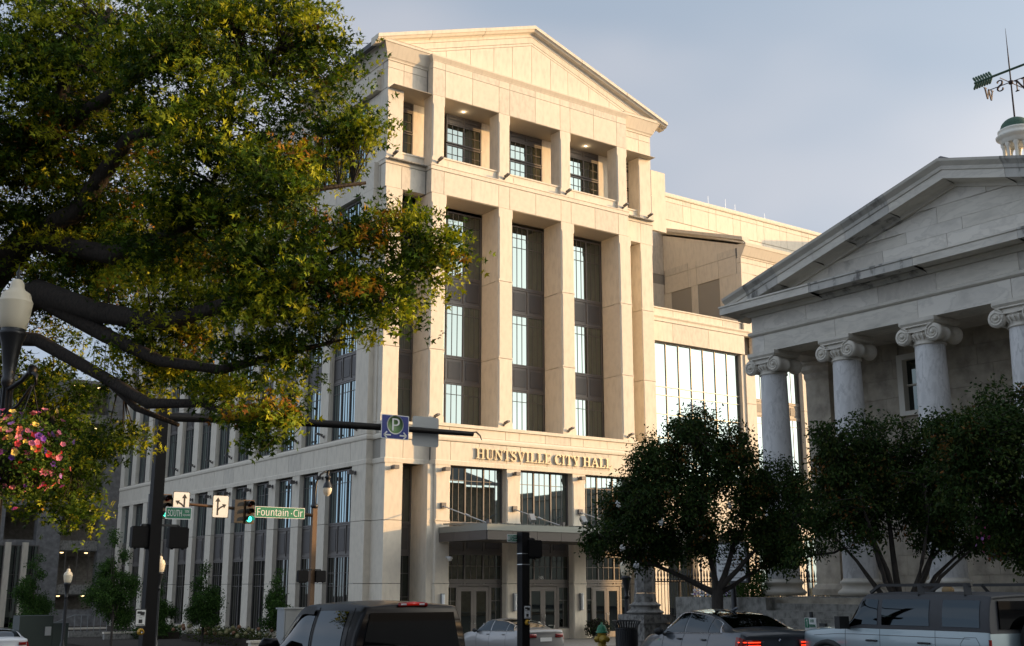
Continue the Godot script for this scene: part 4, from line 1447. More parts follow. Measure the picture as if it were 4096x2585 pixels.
func flower_basket(label: String, c: Vector3, r: float, n: int, cols: Array, greens: Array, hook: Vector3) -> void:
	var o = bthing("flower_basket", label, "flower basket", c - UP * r)
	leaf_ball(o, "foliage", c, Vector3(r, r * 0.95, r), 5200, 0.055, greens, M.small_leaf, M_leaf, 0.22)
	for k in 9:
		var t = TAU * k / 9 + rng.randf()
		var d = Vector3(cos(t), rng.randf_range(-0.7, 0.5), sin(t)).normalized()
		leaf_ball(o, "foliage", c + d * r * 0.85, Vector3.ONE * r * 0.38, 420, 0.055, greens, M.small_leaf, M_leaf, 0.4)
	var s = st(true)
	lathe(s, [Vector2(0.0, -r * 0.75), Vector2(r * 0.45, -r * 0.6), Vector2(r * 0.7, -r * 0.1), Vector2(0.0, -r * 0.05)], c, 14)
	done(s, o, "bowl", M.mulch)
	s = st()
	for k in 3:
		var t = TAU * k / 3
		tube(s, [c + Vector3(cos(t) * r * 0.6, 0, sin(t) * r * 0.6), hook], [0.008], 4)
	done(s, o, "chains", M.black_metal)
	var fm = petunia()
	for i in n:
		var d = Vector3(rng.randfn(), rng.randfn() * 0.9, rng.randfn()).normalized()
		if d.y < -0.75:
			continue
		var lump = 0.92 + 0.16 * sin(d.x * 5.0 + 1.3) * sin(d.y * 6.0) + 0.12 * sin(d.z * 7.0)
		if rng.randf() > 0.45 + 0.6 * sin(d.x * 4.0 + d.y * 3.0 + 0.7):
			d = (d + Vector3(rng.randfn(), rng.randfn(), rng.randfn()) * 0.3).normalized()
		var q = c + d * Vector3(r, r * 0.97, r) * rng.randf_range(0.96, 1.1) * lump
		var f = mi(o, "flower", fm, cols[rng.randi() % cols.size()])
		var up = (d + Vector3(rng.randfn(), rng.randfn(), rng.randfn()) * 0.25).normalized()
		var x = up.cross(Vector3(0.3, 0.5, 0.8)).normalized()
		var z = rng.randf_range(0.85, 1.25)
		f.transform = Transform3D(Basis(x, up, x.cross(up)).scaled(Vector3.ONE * z), q - o.position)

var M_leaf: Mesh

func petal_mats() -> Dictionary:
	var out = {}
	for q in [["pink", Color(0.72, 0.20, 0.27)], ["magenta", Color(0.50, 0.05, 0.24)], ["purple", Color(0.20, 0.05, 0.38)], ["lilac", Color(0.42, 0.17, 0.52)], ["yellow", Color(0.80, 0.55, 0.10)], ["red", Color(0.62, 0.03, 0.03)], ["coral", Color(0.78, 0.18, 0.10)], ["white", Color(0.78, 0.78, 0.80)]]:
		var m = sm("petal_" + q[0], q[1], 0.7)
		m.backlight_enabled = true
		m.backlight = Color(0.4, 0.4, 0.4)
		out[q[0]] = m
	return out

func street() -> void:
	var s: SurfaceTool
	var o: Node3D
	var PM = petal_mats()
	# near signal pole with the long arm
	o = bthing("signal_pole", "thick black square signal pole in front of the oak", "pole", P(8.56, -0.25, 25.6))
	s = st()
	hexa(s, [P(8.42, -0.3, 25.46), P(8.70, -0.3, 25.46), P(8.67, 6.0, 25.49), P(8.45, 6.0, 25.49), P(8.42, -0.3, 25.74), P(8.70, -0.3, 25.74), P(8.67, 6.0, 25.71), P(8.45, 6.0, 25.71)])
	done(s, o, "shaft", M.black_paint)
	s = st(true)
	tube(s, [P(8.6, 5.62, 25.62), P(11, 5.74, 25.62), P(14, 5.82, 25.62), P(17.0, 5.86, 25.62)], [0.11, 0.10, 0.085, 0.065], 12)
	done(s, o, "mast_arm", M.black_paint)
	s = st(true)
	tube(s, [P(11.35, 5.70, 25.5), P(11.5, 5.5, 25.5), P(11.75, 5.45, 25.5), P(11.9, 5.6, 25.5), P(11.9, 5.72, 25.52)], [0.014], 5)
	tube(s, [P(16.98, 5.9, 25.6), P(17.1, 5.92, 25.6), P(17.22, 5.84, 25.6), P(17.28, 5.72, 25.6)], [0.025, 0.022, 0.02, 0.012], 6)
	done(s, o, "cable", M.black_metal)
	o = plate("parking_sign", "blue parking sign with white P in green circle on arm", 14.14, 14.95, 5.53, 6.15, 25.5, M.sign_blue, M.sign_white, 0.02)
	s = st(true)
	lathe(s, [Vector2(0.0, 0.004), Vector2(0.245, 0.004), Vector2(0.245, 0.0)], P(14.545, 5.90, 25.497), 32, Vector3(0, 0, 1))
	done(s, o, "white_ring", M.sign_white)
	s = st(true)
	lathe(s, [Vector2(0.0, 0.004), Vector2(0.218, 0.004), Vector2(0.218, 0.0)], P(14.545, 5.90, 25.492), 32, Vector3(0, 0, 1))
	done(s, o, "green_disc", M.badge_green)
	text_on(o, "letter", "P", P(14.555, 5.90, 25.485), 0.0, 0.22, 0.32, M.sign_white)
	s = st()
	for q in [[14.42, 14.22], [14.68, 14.88]]:
		var d = signf(q[1] - q[0])
		bar(s, P(q[0], 5.63, 25.494), P(q[1], 5.63, 25.494), 0.006, 0.035)
		bar(s, P(q[1], 5.63, 25.494), P(q[1] - d * 0.09, 5.715, 25.494), 0.006, 0.035)
		bar(s, P(q[1], 5.63, 25.494), P(q[1] - d * 0.09, 5.545, 25.494), 0.006, 0.035)
	done(s, o, "arrows", M.sign_white)
	plate("sign_panel", "bare grey back of a sign near the arm's tip", 15.2, 16.0, 5.44, 6.22, 25.74, M.sign_back, null, 0.06)
	o = plate("street_name_sign", "green South Side Square street sign on black signal pole", 8.72, 9.32, 3.33, 3.6, 25.42, M.sign_green, M.sign_white, 0.015)
	text_on(o, "lettering", "SOUTH", P(8.93, 3.465, 25.415), 0.0, 0.32, 0.14, M.sign_white)
	text_on(o, "lettering", "SIDE", P(9.21, 3.51, 25.415), 0.0, 0.10, 0.05, M.sign_white)
	text_on(o, "lettering", "SQUARE", P(9.20, 3.425, 25.415), 0.0, 0.17, 0.05, M.sign_white)
	ped_head("black pedestrian signal back right of the near black pole", 9.08, 2.93, 25.55, -0.4)
	ped_head("black pedestrian signal half hidden left of near black pole", 8.28, 2.93, 25.62, 0.3)
	walk_plate("white crossing button sign on near black pole", 8.34, 1.2, 25.44)
	push_button("yellow crossing button on near black pole", 8.36, 0.92, 25.46)
	# far signal pole with lantern
	o = bthing("signal_pole", "brown square signal pole with curved lantern by city hall", "pole", P(21.2, -0.9, 43.7))
	s = st()
	ub(s, 21.1, 21.3, -0.95, 5.02, 43.6, 43.8)
	done(s, o, "shaft", M.signal_plate)
	s = st(true)
	lathe(s, [Vector2(0.1, 5.0), Vector2(0.15, 5.06), Vector2(0.16, 5.13), Vector2(0.12, 5.2), Vector2(0.07, 5.22)], P(21.2, 0, 43.7), 12)
	tube(s, [P(21.2, 5.2, 43.7), P(21.2, 5.7, 43.7), P(21.26, 6.1, 43.7), P(21.42, 6.42, 43.7), P(21.62, 6.54, 43.7), P(21.76, 6.55, 43.7)], [0.06, 0.055, 0.05, 0.045, 0.04, 0.04], 10)
	lathe(s, [Vector2(0.0, 6.62), Vector2(0.06, 6.6), Vector2(0.075, 6.54), Vector2(0.05, 6.47), Vector2(0.05, 6.4), Vector2(0.12, 6.36), Vector2(0.14, 6.3), Vector2(0.09, 6.27), Vector2(0.10, 6.12), Vector2(0.15, 6.05), Vector2(0.19, 5.92), Vector2(0.205, 5.88), Vector2(0.16, 5.88)], P(21.76, 0, 43.7), 14)
	done(s, o, "lantern_arm", M.black_metal)
	s = st(true)
	lathe(s, [Vector2(0.185, 5.88), Vector2(0.19, 5.8), Vector2(0.16, 5.68), Vector2(0.09, 5.58), Vector2(0.03, 5.54), Vector2(0.0, 5.53)], P(21.76, 0, 43.7), 16)
	done(s, o, "globe", M.globe)
	s = st(true)
	tube(s, [P(21.2, 4.73, 43.7), P(17, 4.92, 43.7), P(14.6, 5.03, 43.7)], [0.075, 0.06, 0.045], 10)
	done(s, o, "mast_arm", M.signal_plate)
	var fo = plate("street_name_sign", "green Fountain Cir street sign on far signal arm", 18.56, 20.72, 4.56, 5.0, 43.58, M.sign_green, M.sign_white, 0.02)
	text_on(fo, "lettering", "Fountain", P(19.32, 4.79, 43.575), 0.0, 1.34, 0.29, M.sign_white)
	text_on(fo, "lettering", "Cir", P(20.42, 4.79, 43.575), 0.0, 0.40, 0.29, M.sign_white)
	s = st()
	ub(s, 20.11, 20.15, 4.74, 4.78, 43.572, 43.58)
	done(s, fo, "dot", M.sign_white)
	signal_head("traffic signal showing green beside Fountain Cir sign", 18.29, 4.30, 43.6, true)
	signal_head("traffic signal half hidden behind the near black pole", 14.95, 4.38, 43.6, true)
	arrow_sign(16.78, 17.44, 4.49, 5.36, 43.55, true, "white sign with black straight and right arrows")
	arrow_sign(15.2, 15.86, 4.56, 5.43, 43.55, false, "white sign with black straight and left arrows")
	ped_head("pedestrian signal with walking figure on far pole", 21.5, 2.28, 43.55, -0.25)
	ped_head("black pedestrian signal left of the far pole", 20.74, 2.28, 43.6, 0.4)
	walk_plate("white crossing button sign on far pole", 21.26, 0.56, 43.56)
	push_button("yellow crossing button on far pole", 21.26, 0.28, 43.58)
	o = bthing("control_cabinet", "grey metal traffic control cabinet behind far pole", "cabinet", P(20.75, -0.85, 44.6))
	s = st()
	ub(s, 20.3, 21.9, -0.9, 0.98, 44.2, 44.9)
	done(s, o, "box", M.galv)
	s = st()
	ub(s, 20.25, 21.95, 0.98, 1.04, 44.15, 44.95)
	done(s, o, "lid", M.galv)
	for u in [20.35, 21.13]:
		piece(o, "door", u, u + 0.74, -0.75, 0.9, 44.18, 44.21, M.galv)
	# middle pole
	o = bthing("signal_pole", "short black square pole in front of entrance", "pole", P(18.87, -0.2, 25.9))
	s = st()
	ub(s, 18.75, 19.0, -0.3, 3.33, 25.78, 26.02)
	done(s, o, "shaft", M.black_paint)
	s = st()
	for y in [2.45, 2.74]:
		ub(s, 18.745, 19.005, y, y + 0.02, 25.775, 26.025)
	done(s, o, "strap", M.steel)
	o = plate("street_name_sign", "green West Side Square street sign on short pole", 18.45, 18.98, 3.06, 3.27, 26.06, M.sign_green, M.sign_white, 0.01)
	text_on(o, "lettering", "WEST", P(18.56, 3.165, 26.053), 0.0, 0.2, 0.13, M.sign_white)
	text_on(o, "lettering", "SIDE", P(18.72, 3.2, 26.053), 0.0, 0.08, 0.045, M.sign_white)
	text_on(o, "lettering", "SQUARE", P(18.75, 3.125, 26.053), 0.0, 0.15, 0.045, M.sign_white)
	ped_head("black pedestrian signal on short pole near entrance", 19.16, 2.88, 25.8, -0.2)
	ped_head("black pedestrian signal edge behind the other on short pole", 19.3, 2.86, 26.1, -0.3)
	walk_plate("white crossing button sign on short black pole", 18.9, 1.18, 25.75)
	push_button("yellow crossing button on short black pole", 18.9, 0.93, 25.77)
	# lamps
	o = acorn_lamp("large acorn globe street lamp above the flower basket", 3.2, 15.65, -0.1, 5.13, 1.0)
	s = st(true)
	tube(s, [P(3.2, 4.32, 15.65), P(3.3, 4.42, 15.3), P(3.33, 4.5, 15.05), P(3.36, 4.42, 14.85), P(3.36, 4.3, 14.85)], [0.035, 0.03, 0.028, 0.025, 0.02], 8)
	tube(s, [P(3.2, 4.0, 15.65), P(3.28, 4.1, 15.3), P(3.34, 4.3, 14.95)], [0.02], 6)
	lathe(s, [Vector2(0.0, 4.58), Vector2(0.05, 4.55), Vector2(0.06, 4.5), Vector2(0.03, 4.44)], P(3.34, 0, 15.0), 10)
	done(s, o, "basket_arm", M.black_metal)
	var bright = [Color(0.10, 0.16, 0.02), Color(0.16, 0.20, 0.03), Color(0.06, 0.11, 0.02)]
	flower_basket("big basket of mixed pink, purple and yellow petunias", P(3.26, 3.42, 15.0), 0.56, 330, [PM.pink, PM.pink, PM.pink, PM.magenta, PM.purple, PM.purple, PM.lilac, PM.yellow, PM.red, PM.coral, PM.coral], bright, P(3.34, 4.3, 14.88))
	acorn_lamp("small acorn street lamp before the parking garage", 14.26, 53.7, -1.4, 2.05, 0.9)
	acorn_lamp("acorn street lamp half hidden by near black pole", 15.2, 44.5, -1.0, 2.42, 0.9)
	acorn_lamp("black acorn street lamp under crape myrtle branches", 23.8, 27.3, -0.3, 2.2, 0.9)
	o = bthing("lamp_arm_post", "plain dark post holding pink flower basket", "post", P(21.6, 0.05, 11.2))
	s = st(true)
	tube(s, [P(21.6, 0.0, 11.2), P(21.6, 4.0, 11.2)], [0.07, 0.05], 10)
	tube(s, [P(21.6, 3.7, 11.2), P(20.9, 3.85, 11.9), P(20.3, 3.75, 12.55)], [0.025], 6)
	done(s, o, "post", M.black_metal)
	flower_basket("basket of pink petunias hanging at the right edge", P(20.25, 2.78, 12.5), 0.46, 110, [PM.pink, PM.magenta, PM.pink, PM.lilac], [Color(0.03, 0.055, 0.012), Color(0.045, 0.07, 0.015)], P(20.3, 3.72, 12.55))
	s = st()
	ub(s, 20.05, 20.45, 2.36, 2.6, 12.3, 12.7)
	var bx = bthing("planter_box", "dark square holder under the pink flower basket", "planter", P(20.25, 2.36, 12.5))
	done(s, bx, "box", M.black_metal)
	# hydrant
	o = bthing("fire_hydrant", "yellow fire hydrant with green cap", "hydrant", P(21.2, -0.2, 25.4))
	var hc = P(21.2, 0, 25.4)
	s = st(true)
	lathe(s, [Vector2(0.17, -0.22), Vector2(0.17, -0.16), Vector2(0.12, -0.14), Vector2(0.12, 0.18), Vector2(0.15, 0.2), Vector2(0.15, 0.24), Vector2(0.125, 0.26), Vector2(0.125, 0.6), Vector2(0.14, 0.62)], hc, 18)
	for d in [Vector3(1, 0, 0), Vector3(-1, 0, 0), Vector3(-0.5, 0, 0.87)]:
		var big: float = 1.35 if d.z > 0 else 1.0
		lathe(s, [Vector2(0.07 * big, 0.1), Vector2(0.07 * big, 0.17), Vector2(0.085 * big, 0.18), Vector2(0.085 * big, 0.21), Vector2(0.05 * big, 0.22), Vector2(0.05 * big, 0.24), Vector2(0.025, 0.25), Vector2(0.02, 0.28), Vector2(0.0, 0.28)], hc + UP * 0.45, 12, d.normalized())
	done(s, o, "body", M.hydrant_yellow)
	s = st(true)
	lathe(s, [Vector2(0.165, 0.62), Vector2(0.17, 0.66), Vector2(0.135, 0.68), Vector2(0.125, 0.74), Vector2(0.09, 0.82), Vector2(0.03, 0.85), Vector2(0.03, 0.9), Vector2(0.0, 0.9)], hc, 18)
	for k in 8:
		var t = TAU * k / 8
		tube(s, [hc + Vector3(cos(t) * 0.135, 0.69, sin(t) * 0.135), hc + Vector3(cos(t) * 0.1, 0.8, sin(t) * 0.1)], [0.014, 0.008], 5)
	done(s, o, "bonnet", M.hydrant_green)
	# litter bin of upright slats
	o = bthing("litter_bin", "black slatted litter bin with flared rim", "bin", P(19.8, 0.0, 22.75))
	var tc = P(19.8, 0, 22.75)
	for k in 30:
		var t = TAU * k / 30
		var d = Vector3(cos(t), 0, sin(t))
		s = st()
		var pts = [[0.27, 0.05], [0.28, 0.82], [0.30, 0.92], [0.35, 1.0], [0.36, 1.02]]
		for i in 4:
			bar(s, tc + d * pts[i][0] + UP * pts[i][1], tc + d * pts[i + 1][0] + UP * pts[i + 1][1], 0.032, 0.008, d)
		done(s, o, "slat", M.black_metal)
	s = st(true)
	lathe(s, [Vector2(0.255, 0.04), Vector2(0.26, 0.86), Vector2(0.24, 0.86), Vector2(0.235, 0.04)], tc, 24)
	done(s, o, "liner", M.black_metal)
	s = st(true)
	for y in [[0.355, 1.03], [0.285, 0.84], [0.275, 0.08]]:
		var ring = []
		for k in 33:
			ring.append(tc + Vector3(cos(TAU * k / 32) * y[0], y[1], sin(TAU * k / 32) * y[0]))
		tube(s, ring, [0.012], 6, false)
	done(s, o, "rim", M.black_metal)
	# stone pedestal with an eight-sided shaft
	o = bthing("stone_pedestal", "weathered stone pedestal with octagonal shaft beside iron fence", "pedestal", P(22.2, -0.2, 24.7))
	var pc = P(22.2, 0, 24.7)
	s = st()
	ub(s, 21.72, 22.68, -0.3, 0.42, 24.22, 25.18)
	done(s, o, "plinth_stone", M.old_stone)
	s = st()
	ub(s, 21.69, 22.71, 0.43, 0.88, 24.19, 25.21)
	done(s, o, "plinth_stone", M.old_stone)
	s = st()
	ub(s, 21.66, 22.74, 0.89, 1.12, 24.16, 25.24)
	done(s, o, "plinth_stone", M.old_stone)
	s = st(true)
	lathe(s, torus_prof(0.47, 1.13, 1.22, 0.05) + [Vector2(0.44, 1.23), Vector2(0.40, 1.28), Vector2(0.41, 1.33)] + torus_prof(0.415, 1.34, 1.40, 0.03) + [Vector2(0.36, 1.42), Vector2(0.33, 1.46)], pc, 28)
	done(s, o, "base_moulding", M.old_stone)
	for q in [[1.46, 1.69, 0.30], [1.7, 2.55, 0.27], [2.56, 3.3, 0.25]]:
		s = st()
		lathe(s, [Vector2(0.0, q[0]), Vector2(q[2] * 1.06, q[0]), Vector2(q[2], q[1]), Vector2(0.0, q[1])], pc, 8)
		done(s, o, "shaft_stone", M.old_stone)
	# iron fence
	o = bthing("iron_fence", "black iron picket fence with spear tips by pedestal", "fence", P(26.0, 0.0, 25.5))
	s = st()
	tube(s, [Vector3(0, 0, 0), Vector3(0, 1.62, 0)], [0.011], 6)
	lathe(s, [Vector2(0.011, 1.6), Vector2(0.03, 1.64), Vector2(0.03, 1.67), Vector2(0.012, 1.70), Vector2(0.03, 1.78), Vector2(0.016, 1.9), Vector2(0.0, 2.0)], Vector3.ZERO, 6)
	s.generate_normals()
	var pk = s.commit()
	for k in 66:
		var u = 22.95 + k * 0.125
		var q = mi(o, "picket", pk, M.black_metal)
		q.position = P(u, 0.42, 25.5) - o.position
	for y in [0.6, 1.0, 2.0]:
		piece(o, "rail", 22.9, 31.3, y, y + 0.035, 25.48, 25.52, M.black_metal)
	for u in [22.95, 25.2, 27.6, 30.0]:
		s = st(true)
		tube(s, [P(u, 0.2, 25.5), P(u, 2.3, 25.5)], [0.03], 8)
		lathe(s, [Vector2(0.03, 2.3), Vector2(0.05, 2.34), Vector2(0.02, 2.4), Vector2(0.045, 2.48), Vector2(0.02, 2.56), Vector2(0.05, 2.62), Vector2(0.0, 2.7)], P(u, 0, 25.5), 8)
		done(s, o, "post", M.black_metal)
	piece(o, "kerb", 22.8, 31.4, -0.3, 0.42, 25.35, 25.65, M.old_stone)
	# planter beside the steps
	o = bthing("stone_planter", "low grey stone planter wall left of bank steps", "planter", P(23.2, 0.05, 22.3))
	var y = 0.05
	for hgt in [0.36, 0.34, 0.40, 0.45]:
		var ws = rough_cuts(20.6, 23.9, 0.9)
		for i in ws.size() - 1:
			piece(o, "wall_stone", 22.6 + rng.randf_range(0, 0.01), 22.95, y + 0.004, y + hgt - 0.004, ws[i] + 0.004, ws[i + 1] - 0.004, M.concrete)
		piece(o, "wall_stone", 22.96, 25.0, y + 0.004, y + hgt - 0.004, 23.6, 23.9, M.concrete)
		y += hgt
	piece(o, "soil", 22.95, 25.6, 1.3, 1.55, 21.6, 23.6, M.mulch)
	for i in 60:
		pass
	var gr = [Color(0.045, 0.10, 0.015), Color(0.06, 0.12, 0.02), Color(0.03, 0.07, 0.012)]
	o = bthing("shrub", "round green shrub behind the marker sign", "shrub", P(23.6, 1.5, 21.9))
	leaf_ball(o, "foliage", P(23.6, 1.9, 21.95), Vector3(0.55, 0.42, 0.75), 4000, 0.06, gr, M.small_leaf, M_leaf, 0.3)
	s = st()
	tube(s, [P(23.6, 1.5, 21.95), P(23.6, 1.9, 21.95)], [0.03], 5)
	done(s, o, "stem", M.bark)
	o = bthing("flower_bed", "white and purple petunias along the planter edge", "flowers", P(23.0, 1.55, 23.0))
	leaf_ball(o, "foliage", P(23.05, 1.6, 22.7), Vector3(0.2, 0.12, 0.85), 1500, 0.04, gr, M.small_leaf, M_leaf, 0.3)
	var fm = petunia()
	for i in 170:
		var q = mi(o, "flower", fm, PM.white if rng.randf() < 0.75 else PM.purple)
		var wq = rng.randf_range(22.2, 23.55)
		q.transform = Transform3D(Basis(Vector3(rng.randfn(), 0.3, rng.randfn()).normalized(), rng.randf_range(0.2, 1.2)), P(22.98 + rng.randf_range(-0.12, 0.16), 1.62 + rng.randf_range(0.0, 0.18), wq) - o.position)
	# marker
	o = bthing("historical_marker", "white lettered historical marker on dark post by bank", "marker", P(22.45, 1.3, 21.55))
	s = st()
	ub(s, 22.40, 22.50, 1.97, 3.0, 21.0, 22.12)
	done(s, o, "frame", M.black_metal)
	piece(o, "panel", 22.39, 22.40, 2.02, 2.96, 21.05, 22.07, M.sign_white)
	s = st(true)
	tube(s, [P(22.45, 1.3, 21.56), P(22.45, 2.0, 21.56)], [0.07], 10)
	done(s, o, "post", M.black_metal)
	for q in [["First National Bank", 2.72, 0.8, 0.06], ["of Huntsville", 2.62, 0.5, 0.05], ["incorporated in Huntsville", 2.55, 0.75, 0.04], ["The Northern Bank of Alabama", 2.45, 0.9, 0.055], ["1852 - 1863", 2.395, 0.25, 0.03], ["charter suspended 1863 - 1865", 2.35, 0.65, 0.03], ["The Branch of the State Bank", 2.28, 0.9, 0.055], ["of Huntsville", 2.215, 0.4, 0.05], ["1835 - 1852", 2.165, 0.22, 0.03], ["George Steele, Architect and Builder", 2.09, 0.8, 0.035]]:
		text_on(o, "lettering", q[0], P(22.388, q[1], 21.56), -PI / 2, q[2], q[3], M.sign_black, "Droid Serif")
	# parking sign
	o = bthing("parking_sign", "white and green one hour parking sign before steps", "sign", P(19.3, 0.05, 16.4))
	s = st()
	ub(s, 19.3, 19.34, 0.05, 1.36, 16.36, 16.42)
	done(s, o, "post", M.black_metal)
	piece(o, "sheet", 19.285, 19.292, 0.72, 1.24, 16.24, 16.54, M.sign_white)
	piece(o, "green_block", 19.28, 19.285, 1.04, 1.23, 16.43, 16.53, M.sign_green)
	text_on(o, "lettering", "1", P(19.276, 1.135, 16.48), -PI / 2, 0.03, 0.15, M.sign_white)
	text_on(o, "lettering", "HR", P(19.28, 1.18, 16.34), -PI / 2, 0.09, 0.06, M.sign_green)
	text_on(o, "lettering", "PARKING", P(19.28, 1.08, 16.34), -PI / 2, 0.17, 0.06, M.sign_green)
	text_on(o, "lettering", "7:30AM", P(19.28, 0.96, 16.39), -PI / 2, 0.2, 0.06, M.sign_green)
	text_on(o, "lettering", "TO 5:00PM", P(19.28, 0.86, 16.39), -PI / 2, 0.26, 0.06, M.sign_green)

func backdrop() -> void:
	var s: SurfaceTool
	var o = bthing("parking_garage", "grey open-deck parking garage beyond city hall's side", "building", P(24, -2.8, 96))
	for q in [[12.0, 20.2], [22.6, 24.4], [27.35, 30.0], [33.0, 34.0]]:
		s = st()
		ub(s, q[0], q[1], -2.9, 18.7, 95.0, 96.0)
		done(s, o, "wall", M.garage)
	for k in 6:
		var y = 1.31 + k * 3.37
		if y + 0.75 < 18.6:
			for j in 3:
				piece(o, "deck_panel", 24.4 + j * 0.985, 24.4 + (j + 1) * 0.985 - 0.02, y, y + 0.74, 95.15, 95.4, M.concrete)
			piece(o, "deck_panel", 20.2, 22.6, y, y + 0.74, 95.2, 95.4, M.garage)
			piece(o, "deck_panel", 30.0, 33.0, y, y + 0.74, 95.2, 95.4, M.garage)
		piece(o, "deck", 12.0, 34.0, y - 0.1, y + 0.15, 95.45, 111.0, M.concrete)
		for j in 3:
			s = st()
			bar(s, P(24.95 + j * 0.9, y + 0.74, 95.2), P(24.95 + j * 0.9, y + 3.37, 95.2), 0.06, 0.06, Vector3.RIGHT)
			done(s, o, "steel_post", M.bronze)
		for j in 5:
			piece(o, "guard_rail", 24.4, 27.35, y + 0.85 + j * 0.12, y + 0.87 + j * 0.12, 95.22, 95.24, M.bronze)
		for u in [26.7, 24.8]:
			s = st(true)
			lathe(s, [Vector2(0.0, y - 0.2), Vector2(0.12, y - 0.18), Vector2(0.14, y - 0.11)], P(u + 0.3, 0, 97.0), 10)
			done(s, o, "deck_light", M.lamp_amber)
	piece(o, "base_wall", 20.2, 30.0, -2.9, 0.15, 95.1, 95.5, M.garage)
	s = st()
	ub(s, 12.0, 12.5, -2.9, 18.5, 96.0, 111.0)
	ub(s, 12.0, 26.3, -2.9, 18.5, 110.5, 111.0)
	ub(s, 27.4, 40.0, -2.9, 18.5, 110.5, 111.0)
	done(s, o, "rear_wall", M.garage)
	for k in 5:
		s = st()
		ub(s, 16.6 + k * 1.25, 17.0 + k * 1.25, -2.5, 5.2, 94.6, 95.0)
		done(s, o, "stone_pier", M.stone)
		window(o, "f", 94.9, 17.0 + k * 1.25, 17.85 + k * 1.25, -2.4, 5.0, 1, 2, [1.0, 2.8], M.glass_low)
	# terrace walls and railing
	for q in [["pale stone terrace wall under the metal railing", 18.88, 20.97, 70.0, -0.42], ["lower pale terrace wall end beside the hedge", 19.71, 24.0, 66.0, -0.55]]:
		o = bthing("terrace_wall", q[0], "wall", P((q[1] + q[2]) / 2, -2.0, q[3]))
		var y: float = -2.2
		var row = 0
		while y < q[4] - 0.2:
			var xs = spaced(q[1], q[2], 0.6)
			for i in xs.size() - 1:
				piece(o, "wall_stone", xs[i] + 0.006, xs[i + 1] - 0.006, y + 0.005, minf(y + 0.32, q[4] - 0.09) - 0.005, q[3], q[3] + 0.3, M.concrete)
			y += 0.32
		piece(o, "coping", q[1] - 0.04, q[2] + 0.04, q[4] - 0.09, q[4], q[3] - 0.04, q[3] + 0.34, M.stone)
	o = bthing("railing", "thin grey metal railing on the terrace wall", "railing", P(19.6, -0.5, 68.5))
	s = st(true)
	tube(s, [P(17.6, -0.1, 68.5), P(18.7, 0.32, 68.5), P(22.8, 0.25, 68.5)], [0.025], 6)
	done(s, o, "handrail", M.galv)
	for k in 12:
		s = st()
		tube(s, [P(18.75 + k * 0.36, -0.6, 68.5), P(18.75 + k * 0.36, 0.3, 68.5)], [0.015], 5)
		done(s, o, "post", M.galv)
	o = bthing("transformer_box", "dark green utility transformer box by the white car", "utility box", P(14.6, -1.6, 58))
	s = st()
	ub(s, 13.4, 14.9, -1.7, 0.55, 58.0, 59.3)
	done(s, o, "cabinet", M.utility_green)
	s = st()
	ub(s, 14.91, 15.62, -1.7, 0.2, 58.0, 59.3)
	done(s, o, "side_cabinet", M.utility_green)
	piece(o, "meter", 14.55, 14.82, -0.35, 0.05, 57.93, 58.0, M.galv)
	o = bthing("planter_wall", "pale low planter wall behind the black pickup", "wall", P(20.5, -0.9, 46.0))
	for k in 4:
		piece(o, "wall_stone", 19.7 + k * 0.48, 19.7 + (k + 1) * 0.48 - 0.01, -1.1, -0.38, 46.0, 46.3, M.stone)
	piece(o, "coping", 19.64, 21.66, -0.38, -0.29, 45.95, 46.35, M.stone)
	# clipped planting in front of the side wing
	for q in [["leafy green hedge below the side wing's windows", 22.6, 66.0, 1.6, 1.2, [Color(0.03, 0.06, 0.015), Color(0.045, 0.08, 0.02)]], ["hydrangea hedge with faded blooms below side wing", 23.6, 58.0, 1.4, 5.5, [Color(0.05, 0.075, 0.018), Color(0.07, 0.07, 0.02)]]]:
		o = bthing("hedge", q[0], "hedge", P(q[1], -0.95, q[2]))
		leaf_ball(o, "foliage", P(q[1], -0.62, q[2]), Vector3(q[3], 0.5, q[4]), 5000, 0.12, q[5], M.small_leaf, M_leaf, 0.4)
		s = st()
		ub(s, q[1] - q[3] * 0.6, q[1] + q[3] * 0.6, -1.0, -0.6, q[2] - q[4] * 0.8, q[2] + q[4] * 0.8)
		done(s, o, "twigs", M.mulch)
	o = bthing("hydrangea_blooms", "cream and brown hydrangea blooms over the hedge", "flowers", P(23.3, -0.6, 58))
	for k in 46:
		s = st(true)
		var c = P(22.6 + rng.randf_range(-0.5, 1.8), -0.32 + rng.randf_range(-0.15, 0.28), 58.0 + rng.randf_range(-5.0, 4.5))
		lathe(s, [Vector2(0.0, -0.1), Vector2(0.09, -0.05), Vector2(0.11, 0.02), Vector2(0.06, 0.09), Vector2(0.0, 0.11)], c, 7)
		done(s, o, "bloom", M.bloom_a if k % 3 else M.bloom_b)
	o = bthing("entrance_bush", "dark purple bush beside the entrance doors", "bush", P(38.6, -0.7, 46.6))
	leaf_ball(o, "foliage", P(38.7, -0.2, 46.7), Vector3(0.75, 0.5, 0.6), 2600, 0.10, [Color(0.03, 0.02, 0.025), Color(0.03, 0.045, 0.015)], M.small_leaf, M_leaf, 0.4)
	s = st()
	tube(s, [P(38.7, -0.7, 46.7), P(38.7, -0.3, 46.7)], [0.05], 5)
	done(s, o, "stem", M.bark)
	o = bthing("entrance_railing", "steel handrail before the middle entrance doors", "railing", P(32.9, -0.7, 44.5))
	s = st(true)
	tube(s, [P(30.2, 0.25, 44.5), P(33.4, 0.25, 44.5), P(33.4, -0.7, 44.5)], [0.025], 6)
	tube(s, [P(33.9, 0.1, 44.5), P(34.25, 0.1, 44.5), P(34.0, -0.7, 44.5)], [0.02], 6)
	done(s, o, "handrail", M.steel)
